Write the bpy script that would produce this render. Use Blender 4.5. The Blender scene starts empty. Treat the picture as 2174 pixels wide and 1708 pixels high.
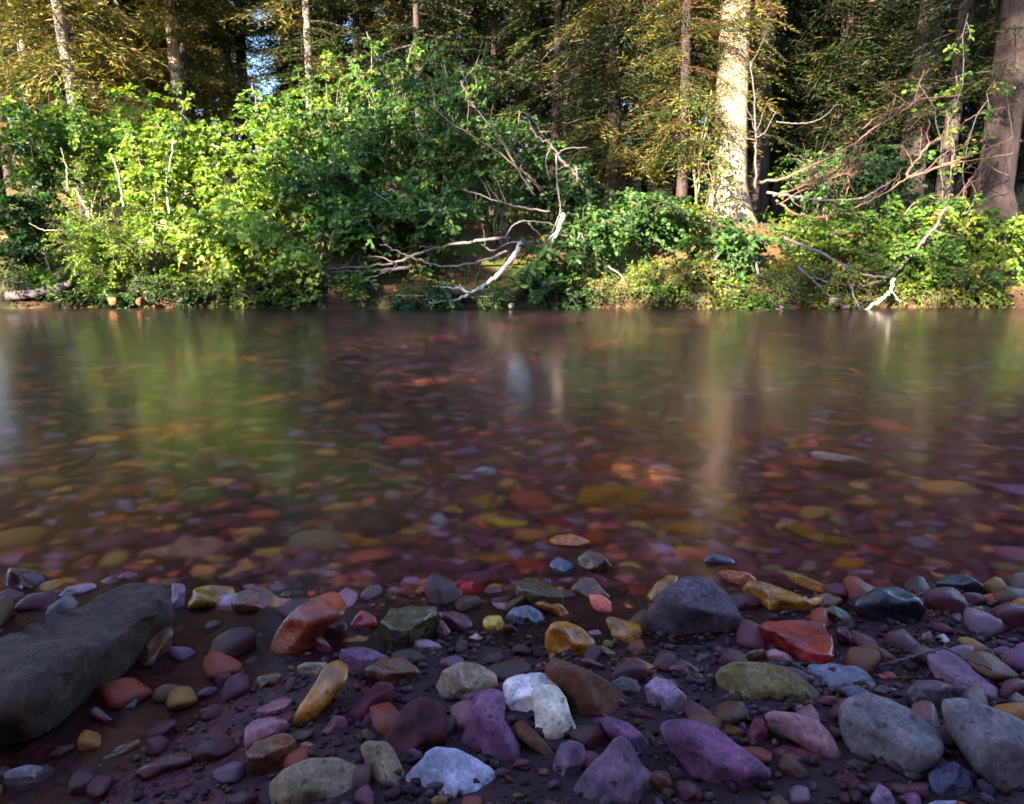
import bpy, math, random
import numpy as np
from mathutils import Vector, Matrix, noise

R = math.radians
rng = np.random.default_rng(7)
random.seed(7)
scene = bpy.context.scene
C = scene.collection

# ---------------------------------------------------------------- camera
CAM_Z, PITCH = 0.62, R(11.0)
F_D = 1552.0                      # focal length in units of a 2174 x 1708 frame
CX, CY = 1087.0, 854.0
cam_d = bpy.data.cameras.new('camera')
cam_d.sensor_width = 36.0
cam_d.lens = 36.0 * F_D / 2174.0
cam_d.clip_start, cam_d.clip_end = 0.02, 2000.0
cam_d.dof.use_dof = True
cam_d.dof.focus_distance = 1.15
cam_d.dof.aperture_fstop = 16.0
cam = bpy.data.objects.new('camera', cam_d)
C.objects.link(cam)
cam.location = (0, 0, CAM_Z)
cam.rotation_euler = (R(90) - PITCH, 0, 0)
scene.camera = cam

# ---------------------------------------------------------------- sky, sun, exposure
SUN_EL, SUN_AZ = R(21.0), R(34.0)  # light comes from behind the camera, a little from its left
sun_dir = Vector((-math.sin(SUN_AZ) * math.cos(SUN_EL), -math.cos(SUN_AZ) * math.cos(SUN_EL), math.sin(SUN_EL)))
world = bpy.data.worlds.new('World')
scene.world = world
world.use_nodes = True
wn, wl = world.node_tree.nodes, world.node_tree.links
wn.clear()
sky_t = wn.new('ShaderNodeTexSky')
sky_t.sky_type = 'NISHITA'
sky_t.sun_disc = False
sky_t.sun_elevation = SUN_EL
sky_t.sun_rotation = math.atan2(sun_dir.x, sun_dir.y)
sky_t.ozone_density = 3.6
sky_t.dust_density = 1.2
bg = wn.new('ShaderNodeBackground')
bg.inputs['Strength'].default_value = 0.095
wo = wn.new('ShaderNodeOutputWorld')
wl.new(sky_t.outputs[0], bg.inputs[0])
wl.new(bg.outputs[0], wo.inputs[0])
sl = bpy.data.lights.new('sun', 'SUN')
sl.energy = 5.0
sl.angle = R(0.5)
sl.color = (1.0, 0.87, 0.66)
sun = bpy.data.objects.new('sun', sl)
C.objects.link(sun)
sun.rotation_euler = (-sun_dir).to_track_quat('-Z', 'Y').to_euler()
vs = scene.view_settings
vs.view_transform, vs.look, vs.gamma, vs.exposure = 'Standard', 'None', 1.0, 3.2
vs.use_curve_mapping = False
scene.cycles.use_denoising = True
scene.cycles.max_bounces = 8
scene.cycles.transparent_max_bounces = 12
scene.cycles.sample_clamp_indirect = 4.0
scene.cycles.caustics_refractive = True
scene.cycles.caustics_reflective = False

# ---------------------------------------------------------------- looking along pixels
cam_right = Vector((1, 0, 0))
cam_up = Vector((0, math.sin(PITCH), math.cos(PITCH)))
cam_fwd = Vector((0, math.cos(PITCH), -math.sin(PITCH)))
EYE = Vector((0, 0, CAM_Z))

def ray(xd, yd):
    return (cam_fwd * F_D + cam_right * (xd - CX) + cam_up * (CY - yd)).normalized()

def at_y(xd, yd, Y):
    r = ray(xd, yd)
    return EYE + r * (Y / r.y)

def bank_y(x):
    return 9.55 + 0.12 * math.sin(x * 1.3 + 1.0) + 0.08 * math.sin(x * 3.1) + 0.006 * x * x * 0.4

def sstep(a, b, x):
    t = min(1.0, max(0.0, (x - a) / (b - a)))
    return t * t * (3 - 2 * t)

def ground_z(x, y):
    b = bank_y(x)
    if y < 1.3:                                       # near shore, then an unseen bluff raised behind the viewer to block the sun
        z = -0.012 + 0.075 * sstep(1.28, 0.55, y) * sstep(-0.62, -0.1, x) + 0.02 * sstep(0.2, 1.0, x)
        z += 0.18 * sstep(0.3, -2.0, y) + 1.9 * sstep(-0.7, -2.5, y) + 0.9 * sstep(-2.5, -8.0, y)
        if x < -0.25 and y > 0.5:
            z = min(z, -0.014 + 0.021 * sstep(1.10, 0.98, y) + 0.04 * sstep(-0.75, -1.1, x) + 0.02 * sstep(-0.42, -0.25, x))
    elif y < b:
        z = -0.012 - 0.075 * sstep(1.22, 1.6, y) - 0.14 * sstep(1.5, 4.5, y) - 0.20 * sstep(4.0, 8.0, y)
        z += 0.36 * sstep(b - 0.5, b, y)
    else:
        z = -0.05 + 0.34 * sstep(b, b + 0.28, y) + 0.85 * sstep(b + 0.25, b + 2.2, y) + 0.018 * (y - b) + 0.15 * max(0.0, min(y, 60.0) - 14.0) * sstep(14, 24, y)
        z += 0.10 * noise.noise(Vector((x * 0.5, y * 0.5, 0.0))) * sstep(b + .1, b + 1, y)
    z += 0.012 * noise.noise(Vector((x * 1.7, y * 1.7, 3.0))) * sstep(0.1, 0.6, abs(y - 0.9)) + 0.004 * noise.noise(Vector((x * 9, y * 9, 3.0))) * sstep(3.0, 1.3, y)
    return z

def to_pix(p):
    v = Vector(p) - EYE
    d = v.dot(cam_fwd)
    return CX + v.dot(cam_right) / d * F_D, CY - v.dot(cam_up) / d * F_D

def bed_hit(xd, yd, lift=0.0, air=False):
    """Where the sight line through a pixel meets the ground; under the river it bends at the surface."""
    r = ray(xd, yd)
    p = EYE.copy()
    t = 0.3
    bent = air
    step = 0.01
    for _ in range(6000):
        p = p + r * step
        if not bent and p.z <= 0.0 and p.y > 1.2 and ground_z(p.x, p.y) + lift < -0.02:
            n = 1.333
            r = Vector((r.x / n, r.y / n, -math.sqrt(1 - (r.x ** 2 + r.y ** 2) / n ** 2)))
            bent = True
        if p.z <= (max(ground_z(p.x, p.y), -0.015) if air else ground_z(p.x, p.y)) + lift:
            break
    return p

# ---------------------------------------------------------------- objects
def link(o, parent=None):
    C.objects.link(o)
    if parent is not None:
        o.parent = parent
    return o

def tag(o, label=None, cat=None, group=None, kind=None):
    if label: o['label'] = label
    if cat: o['category'] = cat
    if group: o['group'] = group
    if kind: o['kind'] = kind
    return o

def empty(name, loc, rz=0.0):
    o = bpy.data.objects.new(name, None)
    o.empty_display_size = 0.1
    o.location = loc
    o.rotation_euler = (0, 0, rz)
    return link(o)

def mesh_np(name, V, Fc, mat=None, col=None, smooth=True):
    """V (n,3); Fc (m,k) faces of one size or a list of such arrays; col (n,3) per-vertex colour."""
    V = np.asarray(V, np.float32)
    if not isinstance(Fc, list):
        Fc = [Fc]
    Fc = [np.asarray(f, np.int32) for f in Fc if len(f)]
    me = bpy.data.meshes.new(name)
    me.vertices.add(len(V))
    me.vertices.foreach_set('co', V.ravel())
    nl = sum(f.size for f in Fc)
    npoly = sum(len(f) for f in Fc)
    me.loops.add(nl)
    me.polygons.add(npoly)
    me.loops.foreach_set('vertex_index', np.concatenate([f.ravel() for f in Fc]))
    tot = np.concatenate([np.full(len(f), f.shape[1], np.int32) for f in Fc])
    st = np.concatenate([[0], np.cumsum(tot)[:-1]]).astype(np.int32)
    me.polygons.foreach_set('loop_start', st)
    me.polygons.foreach_set('use_smooth', np.full(npoly, bool(smooth)))
    if col is not None:
        a = me.attributes.new('col', 'FLOAT_COLOR', 'POINT')
        c = np.ones((len(V), 4), np.float32)
        c[:, :3] = col
        a.data.foreach_set('color', c.ravel())
    me.update(calc_edges=True)
    if mat is not None:
        me.materials.append(mat)
    return me

def obj(name, me, parent=None, loc=(0, 0, 0)):
    o = bpy.data.objects.new(name, me)
    o.location = loc
    return link(o, parent)

class Bag:
    """Collects vertices and faces of one mesh."""
    def __init__(s):
        s.V, s.F, s.K, s.n = [], {}, [], 0
    def add(s, V, faces, col=None):
        V = np.asarray(V, np.float32)
        s.V.append(V)
        for f in (faces if isinstance(faces, list) else [faces]):
            f = np.asarray(f, np.int64)
            if len(f):
                s.F.setdefault(f.shape[1], []).append(f + s.n)
        if col is not None:
            c = np.asarray(col, np.float32)
            s.K.append(np.broadcast_to(c, (len(V), 3)) if c.ndim == 1 else c)
        s.n += len(V)
    def mesh(s, name, mat=None, smooth=True):
        return mesh_np(name, np.concatenate(s.V), [np.concatenate(f) for f in s.F.values()], mat,
                       np.concatenate(s.K) if s.K else None, smooth)

def tube(pts, rad, sides=6, cap=True, wob=0.0):
    P = np.array([tuple(p) for p in pts], float)
    n = len(P)
    rad = np.broadcast_to(np.asarray(rad, float), (n,))
    T = np.gradient(P, axis=0)
    T /= np.linalg.norm(T, axis=1)[:, None] + 1e-9
    ref = np.array([0, 0, 1.0]) if abs(T[:, 2]).mean() < 0.8 else np.array([1.0, 0, 0])
    S = np.cross(T, ref); S /= np.linalg.norm(S, axis=1)[:, None] + 1e-9
    U = np.cross(S, T)
    a = np.linspace(0, 2 * np.pi, sides, endpoint=False)
    rr = rad[:, None] * (1 + wob * rng.normal(size=(n, sides)))
    V = P[:, None, :] + rr[:, :, None] * (np.cos(a)[None, :, None] * S[:, None, :] + np.sin(a)[None, :, None] * U[:, None, :])
    V = V.reshape(-1, 3)
    i = np.arange(n - 1)[:, None] * sides
    j = np.arange(sides)[None, :]
    k = (np.arange(sides)[None, :] + 1) % sides
    Fq = np.stack([i + j, i + k, i + sides + k, i + sides + j], -1).reshape(-1, 4)
    faces = [Fq]
    if cap:
        V = np.concatenate([V, P[:1], P[-1:] + T[-1:] * rad[-1] * 0.5])
        c0, c1 = n * sides, n * sides + 1
        j = np.arange(sides); k = (j + 1) % sides
        faces.append(np.stack([np.full(sides, c0), k, j], -1))
        faces.append(np.stack([np.full(sides, c1), (n - 1) * sides + j, (n - 1) * sides + k], -1))
    return V, faces

def spline(pts, n):
    """Catmull-Rom through the points."""
    P = [np.array(tuple(p), float) for p in pts]
    if len(P) == 2:
        t = np.linspace(0, 1, n)[:, None]
        return P[0] * (1 - t) + P[1] * t
    P = [2 * P[0] - P[1]] + P + [2 * P[-1] - P[-2]]
    out = []
    m = len(P) - 3
    for u in np.linspace(0, m - 1e-6, n):
        i = int(u); t = u - i
        p0, p1, p2, p3 = P[i:i + 4]
        out.append(0.5 * (2 * p1 + (p2 - p0) * t + (2 * p0 - 5 * p1 + 4 * p2 - p3) * t * t + (3 * p1 - p0 - 3 * p2 + p3) * t ** 3))
    return np.array(out)
# ---------------------------------------------------------------- materials
def new_mat(name):
    m = bpy.data.materials.new(name)
    m.use_nodes = True
    nt = m.node_tree
    nt.nodes.clear()
    out = nt.nodes.new('ShaderNodeOutputMaterial')
    def N(t, **kw):
        n = nt.nodes.new('ShaderNode' + t)
        for k, v in kw.items():
            setattr(n, k, v)
        return n
    def L(a, b):
        nt.links.new(a, b)
    return m, N, L, out

def mixrgb(N, L, blend, fac, a, b):
    n = N('MixRGB', blend_type=blend)
    for sock, v in ((n.inputs[0], fac), (n.inputs[1], a), (n.inputs[2], b)):
        if hasattr(v, 'is_output') or hasattr(v, 'links'):
            L(v, sock)
        elif isinstance(v, (int, float)):
            sock.default_value = v
        else:
            sock.default_value = (*v, 1)
    return n.outputs[0]

def ramp(N, L, src, stops):
    n = N('ValToRGB')
    e = n.color_ramp.elements
    while len(e) < len(stops):
        e.new(0.5)
    for i, (p, c) in enumerate(stops):
        e[i].position = p
        e[i].color = (c, c, c, 1) if isinstance(c, (int, float)) else (*c, 1)
    L(src, n.inputs[0])
    return n.outputs[0]

def noise_n(N, L, vec, scale, detail=4, rough=0.6, dist=0.0):
    n = N('TexNoise')
    n.inputs['Scale'].default_value = scale
    n.inputs['Detail'].default_value = detail
    n.inputs['Roughness'].default_value = rough
    n.inputs['Distortion'].default_value = dist
    if vec is not None:
        L(vec, n.inputs['Vector'])
    return n.outputs['Fac']

def stone_mat(name, rough, spec, mottle, bump, use_attr=False, patchy=False):
    m, N, L, out = new_mat(name)
    tc = N('TexCoord'); oi = N('ObjectInfo')
    add = N('VectorMath', operation='ADD')
    sc = N('VectorMath', operation='SCALE')
    comb = N('CombineXYZ')
    L(oi.outputs['Random'], comb.inputs[0]); L(oi.outputs['Random'], comb.inputs[1])
    L(comb.outputs[0], sc.inputs[0]); sc.inputs['Scale'].default_value = 37.0
    L(tc.outputs['Object'], add.inputs[0]); L(sc.outputs[0], add.inputs[1])
    vec = add.outputs[0]
    if use_attr:
        at = N('Attribute', attribute_name='col'); base = at.outputs['Color']
    else:
        base = oi.outputs['Color']
    big = noise_n(N, L, vec, 22, 5, 0.65, 0.4)
    fine = noise_n(N, L, vec, 170, 4, 0.7)
    speck = N('TexVoronoi'); speck.inputs['Scale'].default_value = 260; L(vec, speck.inputs['Vector'])
    c1 = mixrgb(N, L, 'MULTIPLY', mottle, base, ramp(N, L, big, [(0.32, (0.30, 0.28, 0.30)), (0.5, (0.9, 0.9, 0.9)), (0.68, (1.75, 1.62, 1.55))]))
    c2 = mixrgb(N, L, 'MULTIPLY', mottle * 0.9, c1, ramp(N, L, fine, [(0.3, 0.5), (0.52, 1.0), (0.75, 1.5)]))
    sp = ramp(N, L, speck.outputs['Distance'], [(0.0, 0.6), (0.14, 0.0), (1.0, 0.0)])
    var = ramp(N, L, oi.outputs['Random'], [(0.0, 0.25), (0.5, 0.7), (1.0, 1.6)])
    spm = N('Math', operation='MULTIPLY'); L(sp, spm.inputs[0]); L(var, spm.inputs[1]); spm.use_clamp = True
    sp = spm.outputs[0]
    c3 = mixrgb(N, L, 'MIX', sp, c2, mixrgb(N, L, 'MULTIPLY', 1.0, c2, (2.2, 2.1, 2.0)))
    # thin pale veins / bedding lines
    wv = N('TexWave', wave_type='BANDS'); wv.inputs['Scale'].default_value = 14; wv.inputs['Distortion'].default_value = 9
    wv.inputs['Detail'].default_value = 3; L(vec, wv.inputs['Vector'])
    vein = ramp(N, L, wv.outputs['Fac'], [(0.0, 0.0), (0.93, 0.0), (1.0, 0.35)])
    c4 = mixrgb(N, L, 'MIX', vein, c3, mixrgb(N, L, 'MULTIPLY', 1.0, c3, (1.7, 1.6, 1.6)))
    blot = noise_n(N, L, vec, 48, 3, 0.55, 1.2)
    bm_ = N('Math', operation='MULTIPLY'); L(ramp(N, L, blot, [(0.56, 0.0), (0.64, 0.55)]), bm_.inputs[0]); L(var, bm_.inputs[1]); bm_.use_clamp = True
    c4 = mixrgb(N, L, 'MIX', bm_.outputs[0], c4, mixrgb(N, L, 'MIX', 0.35, mixrgb(N, L, 'MULTIPLY', 1.0, c4, (1.7, 1.75, 1.75)), (0.20, 0.17, 0.17)))
    pit = noise_n(N, L, vec, 75, 2, 0.5)
    c4 = mixrgb(N, L, 'MULTIPLY', ramp(N, L, pit, [(0.30, 0.8), (0.40, 0.0)]), c4, (0.30, 0.26, 0.28))
    p = N('BsdfPrincipled')
    L(c4, p.inputs['Base Color'])
    if patchy:                                         # a water film that has dried in patches
        rr = ramp(N, L, noise_n(N, L, vec, 30, 3, 0.6), [(0.35, rough), (0.62, min(1.0, rough + 0.22))])
        L(rr, p.inputs['Roughness'])
    else:
        p.inputs['Roughness'].default_value = rough
    p.inputs['Specular IOR Level'].default_value = spec
    bp = N('Bump'); bp.inputs['Strength'].default_value = bump; bp.inputs['Distance'].default_value = 0.004
    hsum = N('Math', operation='ADD'); L(big, hsum.inputs[0])
    hm = N('Math', operation='MULTIPLY'); L(fine, hm.inputs[0]); hm.inputs[1].default_value = 0.45
    L(hm.outputs[0], hsum.inputs[1])
    L(hsum.outputs[0], bp.inputs['Height'])
    L(bp.outputs[0], p.inputs['Normal'])
    L(p.outputs[0], out.inputs[0])
    return m

M_DRY = stone_mat('dry_stone', 0.82, 0.3, 0.75, 0.6)
M_WET = stone_mat('wet_stone', 0.12, 0.6, 0.85, 0.5, patchy=True)
M_SUB = stone_mat('submerged_stone', 0.7, 0.2, 0.6, 0.3)
M_PEB = stone_mat('damp_pebble', 0.18, 0.4, 0.8, 0.45, patchy=True)
M_GRAVEL = stone_mat('gravel', 0.6, 0.2, 0.5, 0.3, use_attr=True)
M_BED = stone_mat('bed_pebble', 0.7, 0.2, 0.5, 0.2, use_attr=True)

def leaf_mat(name, trans, rough=0.5, spec=0.25, boost=(1.5, 1.7, 0.6)):
    m, N, L, out = new_mat(name)
    at = N('Attribute', attribute_name='col')
    p = N('BsdfPrincipled')
    L(at.outputs['Color'], p.inputs['Base Color'])
    p.inputs['Roughness'].default_value = rough
    p.inputs['Specular IOR Level'].default_value = spec
    t = N('BsdfTranslucent')
    L(mixrgb(N, L, 'MULTIPLY', 1.0, at.outputs['Color'], boost), t.inputs['Color'])
    mx = N('MixShader'); mx.inputs[0].default_value = trans
    L(p.outputs[0], mx.inputs[1]); L(t.outputs[0], mx.inputs[2]); L(mx.outputs[0], out.inputs[0])
    return m

M_LEAF = leaf_mat('leaf', 0.38)
M_NEEDLE = leaf_mat('needles', 0.18, 0.6, 0.2, (1.4, 1.3, 0.7))

def bark_mat(name, c0, c1, scale=9.0, bump=0.8, stretch=0.25):
    m, N, L, out = new_mat(name)
    tc = N('TexCoord')
    mp = N('Mapping'); mp.inputs['Scale'].default_value = (1, 1, stretch)
    L(tc.outputs['Object'], mp.inputs['Vector'])
    a = noise_n(N, L, mp.outputs[0], scale, 6, 0.7, 0.6)
    b = noise_n(N, L, mp.outputs[0], scale * 6, 4, 0.7)
    fac = N('Math', operation='MULTIPLY_ADD'); L(b, fac.inputs[0]); fac.inputs[1].default_value = 0.45; L(a, fac.inputs[2])
    col = ramp(N, L, fac.outputs[0], [(0.5, c0), (0.62, tuple((x + y) / 2 for x, y in zip(c0, c1))), (0.85, c1)])
    p = N('BsdfPrincipled'); p.inputs['Roughness'].default_value = 0.9; p.inputs['Specular IOR Level'].default_value = 0.2
    L(col, p.inputs['Base Color'])
    bp = N('Bump'); bp.inputs['Strength'].default_value = bump; bp.inputs['Distance'].default_value = 0.03
    L(fac.outputs[0], bp.inputs['Height']); L(bp.outputs[0], p.inputs['Normal'])
    L(p.outputs[0], out.inputs[0])
    return m

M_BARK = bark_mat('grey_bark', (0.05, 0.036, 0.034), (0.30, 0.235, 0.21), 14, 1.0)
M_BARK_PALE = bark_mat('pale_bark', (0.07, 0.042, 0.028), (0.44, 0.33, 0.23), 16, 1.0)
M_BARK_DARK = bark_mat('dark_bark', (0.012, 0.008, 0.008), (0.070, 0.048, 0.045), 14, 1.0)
M_STEM = bark_mat('shrub_stem', (0.10, 0.075, 0.055), (0.30, 0.24, 0.18), 30)
M_STEM_PALE = bark_mat('pale_stem', (0.26, 0.21, 0.13), (0.46, 0.40, 0.26), 30)
M_DEAD = bark_mat('dead_wood', (0.07, 0.052, 0.055), (0.24, 0.19, 0.19), 25, 0.6)
M_DEAD_PALE = bark_mat('bleached_wood', (0.24, 0.20, 0.19), (0.60, 0.53, 0.49), 25, 0.6)
M_DEAD_DARK = bark_mat('dark_twig', (0.045, 0.034, 0.034), (0.16, 0.13, 0.13), 25, 0.5)
M_DEAD_RED = bark_mat('reddish_twig', (0.05, 0.026, 0.022), (0.20, 0.11, 0.085), 25, 0.5)
M_CHAR = bark_mat('charred_wood', (0.012, 0.009, 0.008), (0.05, 0.035, 0.03), 25, 0.8)

def ground_mat():
    m, N, L, out = new_mat('ground')
    tc = N('TexCoord'); P = tc.outputs['Object']
    geo = N('NewGeometry')
    sep = N('SeparateXYZ'); L(P, sep.inputs[0])
    n1 = noise_n(N, L, P, 1.6, 6, 0.65); n2 = noise_n(N, L, P, 14, 5, 0.7); n3 = noise_n(N, L, P, 70, 4, 0.7)
    # wet red-brown silt and grit of the shore and bed
    silt = mixrgb(N, L, 'MIX', n3, (0.16, 0.045, 0.042), (0.50, 0.155, 0.125))
    shore = N('MapRange'); shore.inputs[1].default_value = 1.12; shore.inputs[2].default_value = 1.5; L(sep.outputs[1], shore.inputs[0])
    silt = mixrgb(N, L, 'MIX', shore.outputs[0], mixrgb(N, L, 'MIX', n3, (0.008, 0.002, 0.0035), (0.080, 0.018, 0.026)), silt)
    pool = N('MapRange'); pool.inputs[1].default_value = -0.18; pool.inputs[2].default_value = -0.36; L(sep.outputs[0], pool.inputs[0])
    grit = N('TexVoronoi'); grit.inputs['Scale'].default_value = 130; L(P, grit.inputs['Vector'])
    gcol = mixrgb(N, L, 'MULTIPLY', 0.75, mixrgb(N, L, 'MIX', n3, (0.05, 0.012, 0.018), (0.30, 0.075, 0.085)), grit.outputs['Color'])
    silt = mixrgb(N, L, 'MIX', pool.outputs[0], silt, gcol)
    silt = mixrgb(N, L, 'MULTIPLY', 0.7, silt, ramp(N, L, n2, [(0.3, 0.45), (0.7, 1.4)]))
    # forest floor: needle litter, soil, moss
    lit = mixrgb(N, L, 'MIX', ramp(N, L, n2, [(0.35, 0.0), (0.65, 1.0)]), (0.035, 0.018, 0.010), (0.18, 0.085, 0.035))
    lit = mixrgb(N, L, 'MULTIPLY', 0.8, lit, ramp(N, L, n3, [(0.3, 0.4), (0.7, 1.5)]))
    moss = mixrgb(N, L, 'MIX', n3, (0.035, 0.055, 0.010), (0.16, 0.17, 0.03))
    fl = mixrgb(N, L, 'MIX', ramp(N, L, n1, [(0.48, 0.0), (0.58, 1.0)]), lit, moss)
    sepn = N('SeparateXYZ'); L(geo.outputs['Normal'], sepn.inputs[0])
    steep = ramp(N, L, sepn.outputs[2], [(0.45, 1.0), (0.75, 0.0)])
    soil = mixrgb(N, L, 'MIX', n2, (0.006, 0.004, 0.003), (0.05, 0.024, 0.015))
    fl = mixrgb(N, L, 'MIX', steep, fl, soil)
    my = N('MapRange'); my.inputs[1].default_value = 8.9; my.inputs[2].default_value = 9.25; L(sep.outputs[1], my.inputs[0])
    col = mixrgb(N, L, 'MIX', my.outputs[0], silt, fl)
    p = N('BsdfPrincipled'); L(col, p.inputs['Base Color']); p.inputs['Specular IOR Level'].default_value = 0.35
    rr = N('MapRange'); rr.inputs[1].default_value = 9.2; rr.inputs[2].default_value = 9.7; rr.inputs[3].default_value = 0.75; rr.inputs[4].default_value = 0.95
    L(sep.outputs[1], rr.inputs[0])
    wet = N('MixRGB'); L(pool.outputs[0], wet.inputs[0]); L(rr.outputs[0], wet.inputs[1]); wet.inputs[2].default_value = (0.33, 0.33, 0.33, 1)
    far = N('MixRGB'); L(my.outputs[0], far.inputs[0]); L(wet.outputs[0], far.inputs[1]); L(rr.outputs[0], far.inputs[2]); L(far.outputs[0], p.inputs['Roughness'])
    bp = N('Bump'); bp.inputs['Strength'].default_value = 0.8; bp.inputs['Distance'].default_value = 0.02
    ad = N('Math', operation='ADD'); L(n2, ad.inputs[0]); L(n3, ad.inputs[1]); L(ad.outputs[0], bp.inputs['Height'])
    L(bp.outputs[0], p.inputs['Normal'])
    L(p.outputs[0], out.inputs[0])
    return m
M_GROUND = ground_mat()

def water_mat():
    m, N, L, out = new_mat('river_water')
    tc = N('TexCoord')
    mp = N('Mapping'); mp.inputs['Scale'].default_value = (1.0, 0.55, 1); L(tc.outputs['Object'], mp.inputs['Vector'])
    a = noise_n(N, L, mp.outputs[0], 1.6, 3, 0.5); b = noise_n(N, L, mp.outputs[0], 9, 2, 0.5)
    h = N('Math', operation='MULTIPLY_ADD'); L(b, h.inputs[0]); h.inputs[1].default_value = 0.18; L(a, h.inputs[2])
    bp = N('Bump'); bp.inputs['Strength'].default_value = 0.06; bp.inputs['Distance'].default_value = 0.08
    L(h.outputs[0], bp.inputs['Height'])
    fr = N('Fresnel'); fr.inputs['IOR'].default_value = 1.32; L(bp.outputs[0], fr.inputs['Normal'])
    gl = N('BsdfGlossy'); gl.inputs['Roughness'].default_value = 0.17; L(bp.outputs[0], gl.inputs['Normal'])
    rf = N('BsdfRefraction'); rf.inputs['IOR'].default_value = 1.333; rf.inputs['Roughness'].default_value = 0.36
    rf.inputs['Color'].default_value = (1.0, 0.87, 0.85, 1); L(bp.outputs[0], rf.inputs['Normal'])
    mx = N('MixShader'); L(fr.outputs[0], mx.inputs[0]); L(rf.outputs[0], mx.inputs[1]); L(gl.outputs[0], mx.inputs[2])
    L(mx.outputs[0], out.inputs[0])
    return m
M_WATER = water_mat()
# ---------------------------------------------------------------- the setting
def grid_axis(parts):
    out = []
    for a, b, n in parts:
        out += list(np.linspace(a, b, n, endpoint=False))
    return np.array(out + [parts[-1][1]])

gx = grid_axis([(-400, -60, 6), (-60, -14, 23), (-14, -2, 60), (-2, 2, 90), (2, 14, 60), (14, 60, 23), (60, 400, 6)])
gy = grid_axis([(-300, -30, 6), (-30, -1, 40), (-1, 0.4, 14), (0.4, 2.0, 60), (2.0, 9.0, 50), (9.0, 10.6, 50), (10.6, 16, 40), (16, 60, 30), (60, 700, 8)])
GV = np.array([(x, y, ground_z(x, y)) for y in gy for x in gx], np.float32)
nx, ny = len(gx), len(gy)
ii = (np.arange(ny - 1)[:, None] * nx + np.arange(nx - 1)[None, :]).ravel()
GF = np.stack([ii, ii + 1, ii + nx + 1, ii + nx], -1)
tag(obj('ground', mesh_np('ground', GV, GF, M_GROUND)), kind='structure')

wx = np.linspace(-45, 45, 61); wy = np.linspace(0.35, 10.6, 41)
WV = np.array([(x, y, 0.0) for y in wy for x in wx], np.float32)
ii = (np.arange(40)[:, None] * 61 + np.arange(60)[None, :]).ravel()
tag(obj('water', mesh_np('water', WV, np.stack([ii, ii + 1, ii + 62, ii + 61], -1), M_WATER)), kind='structure')

# ---------------------------------------------------------------- stones
def ico(n):
    import bmesh
    bm = bmesh.new()
    bmesh.ops.create_icosphere(bm, subdivisions=n, radius=1.0)
    V = np.array([v.co[:] for v in bm.verts])
    Fc = np.array([[v.index for v in f.verts] for f in bm.faces])
    bm.free()
    return V / np.linalg.norm(V, axis=1)[:, None], Fc
ICO = {n: ico(n) for n in (1, 2, 3, 4, 5)}

def wobble(V, freq, amp, seed):
    o = Vector((seed * 3.7, seed * 1.3, seed * 0.7))
    return np.array([amp * (noise.noise(Vector(v) * freq + o) + 0.5 * noise.noise(Vector(v) * freq * 2.3 + o)) for v in V])

def polytope(n, planes, k):
    """Radius along unit directions n of a rounded solid bounded by planes [(unit normal, distance)]."""
    g = np.zeros(len(n))
    for p, d in planes:
        g += np.maximum(0, n @ np.asarray(p) / d) ** k
    return g ** (-1.0 / k)

def rock_proto(seed, sub, k=9, flat=0.55, npl=13, amp=0.05):
    r = np.random.default_rng(seed)
    n, Fc = ICO[sub]
    pl = []
    for _ in range(npl):
        p = r.normal(size=3); p /= np.linalg.norm(p)
        pl.append((p, r.uniform(0.75, 1.05)))
    for ax in range(3):
        for s in (-1, 1):
            p = np.zeros(3); p[ax] = s
            pl.append((p, 1.0))
    rad = polytope(n, pl, k)
    if amp: rad *= 1 + wobble(n, 2.2, amp, seed)
    V = n * rad[:, None] * np.array([1.0, r.uniform(0.6, 0.85), flat])
    return V, Fc

PAL = {
    'purple': (0.26, 0.105, 0.20), 'mauve': (0.30, 0.16, 0.22), 'lilac': (0.40, 0.26, 0.36), 'maroon': (0.13, 0.030, 0.036),
    'red': (0.38, 0.025, 0.022), 'brick': (0.44, 0.075, 0.028), 'orange': (0.62, 0.17, 0.02), 'amber': (0.52, 0.20, 0.02),
    'ochre': (0.46, 0.24, 0.03), 'yellow': (0.72, 0.48, 0.05), 'olive': (0.22, 0.165, 0.055), 'darkolive': (0.11, 0.075, 0.026),
    'brown': (0.20, 0.075, 0.03), 'darkbrown': (0.075, 0.038, 0.027), 'tan': (0.40, 0.29, 0.17), 'cream': (0.88, 0.78, 0.58),
    'white': (0.95, 0.88, 0.84), 'blue': (0.14, 0.13, 0.20), 'grey': (0.25, 0.215, 0.21), 'slate': (0.22, 0.22, 0.26),
    'dkgrey': (0.11, 0.085, 0.085), 'black': (0.028, 0.030, 0.042), 'pink': (0.48, 0.24, 0.24), 'peach': (0.58, 0.29, 0.17),
    'pale': (0.62, 0.62, 0.74), 'dome': (0.17, 0.125, 0.145), 'slab': (0.085, 0.048, 0.034), 'wine': (0.19, 0.035, 0.06), 'green': (0.26, 0.27, 0.11), 'rose': (0.36, 0.14, 0.16),
}
ZOOM = {'A': (0, 1154.5, .3485), 'B': (721.5, 1082.3, .3662), 'C': (1407, 1118.4, .3528),
        'E': (0, 613.3, .4978), 'F': (1082.3, 613.3, .5021), 'G': (721.5, 0, .4013), 'H': (1407, 0, .4014), 'I': (0, 0, .4013)}

def pix(src, s):
    ox, oy, k = ZOOM[src]
    v = [float(t) for t in s.replace(';', ' ').replace(',', ' ').split()]
    return np.array([(ox + v[i] * k, oy + v[i + 1] * k) for i in range(0, len(v), 2)])

def tone(c, f, grey=0.0):
    c = np.array(c)
    return (c * (1 - grey) + c.mean() * grey) * f * np.array([1.1, .90, .98])

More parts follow.
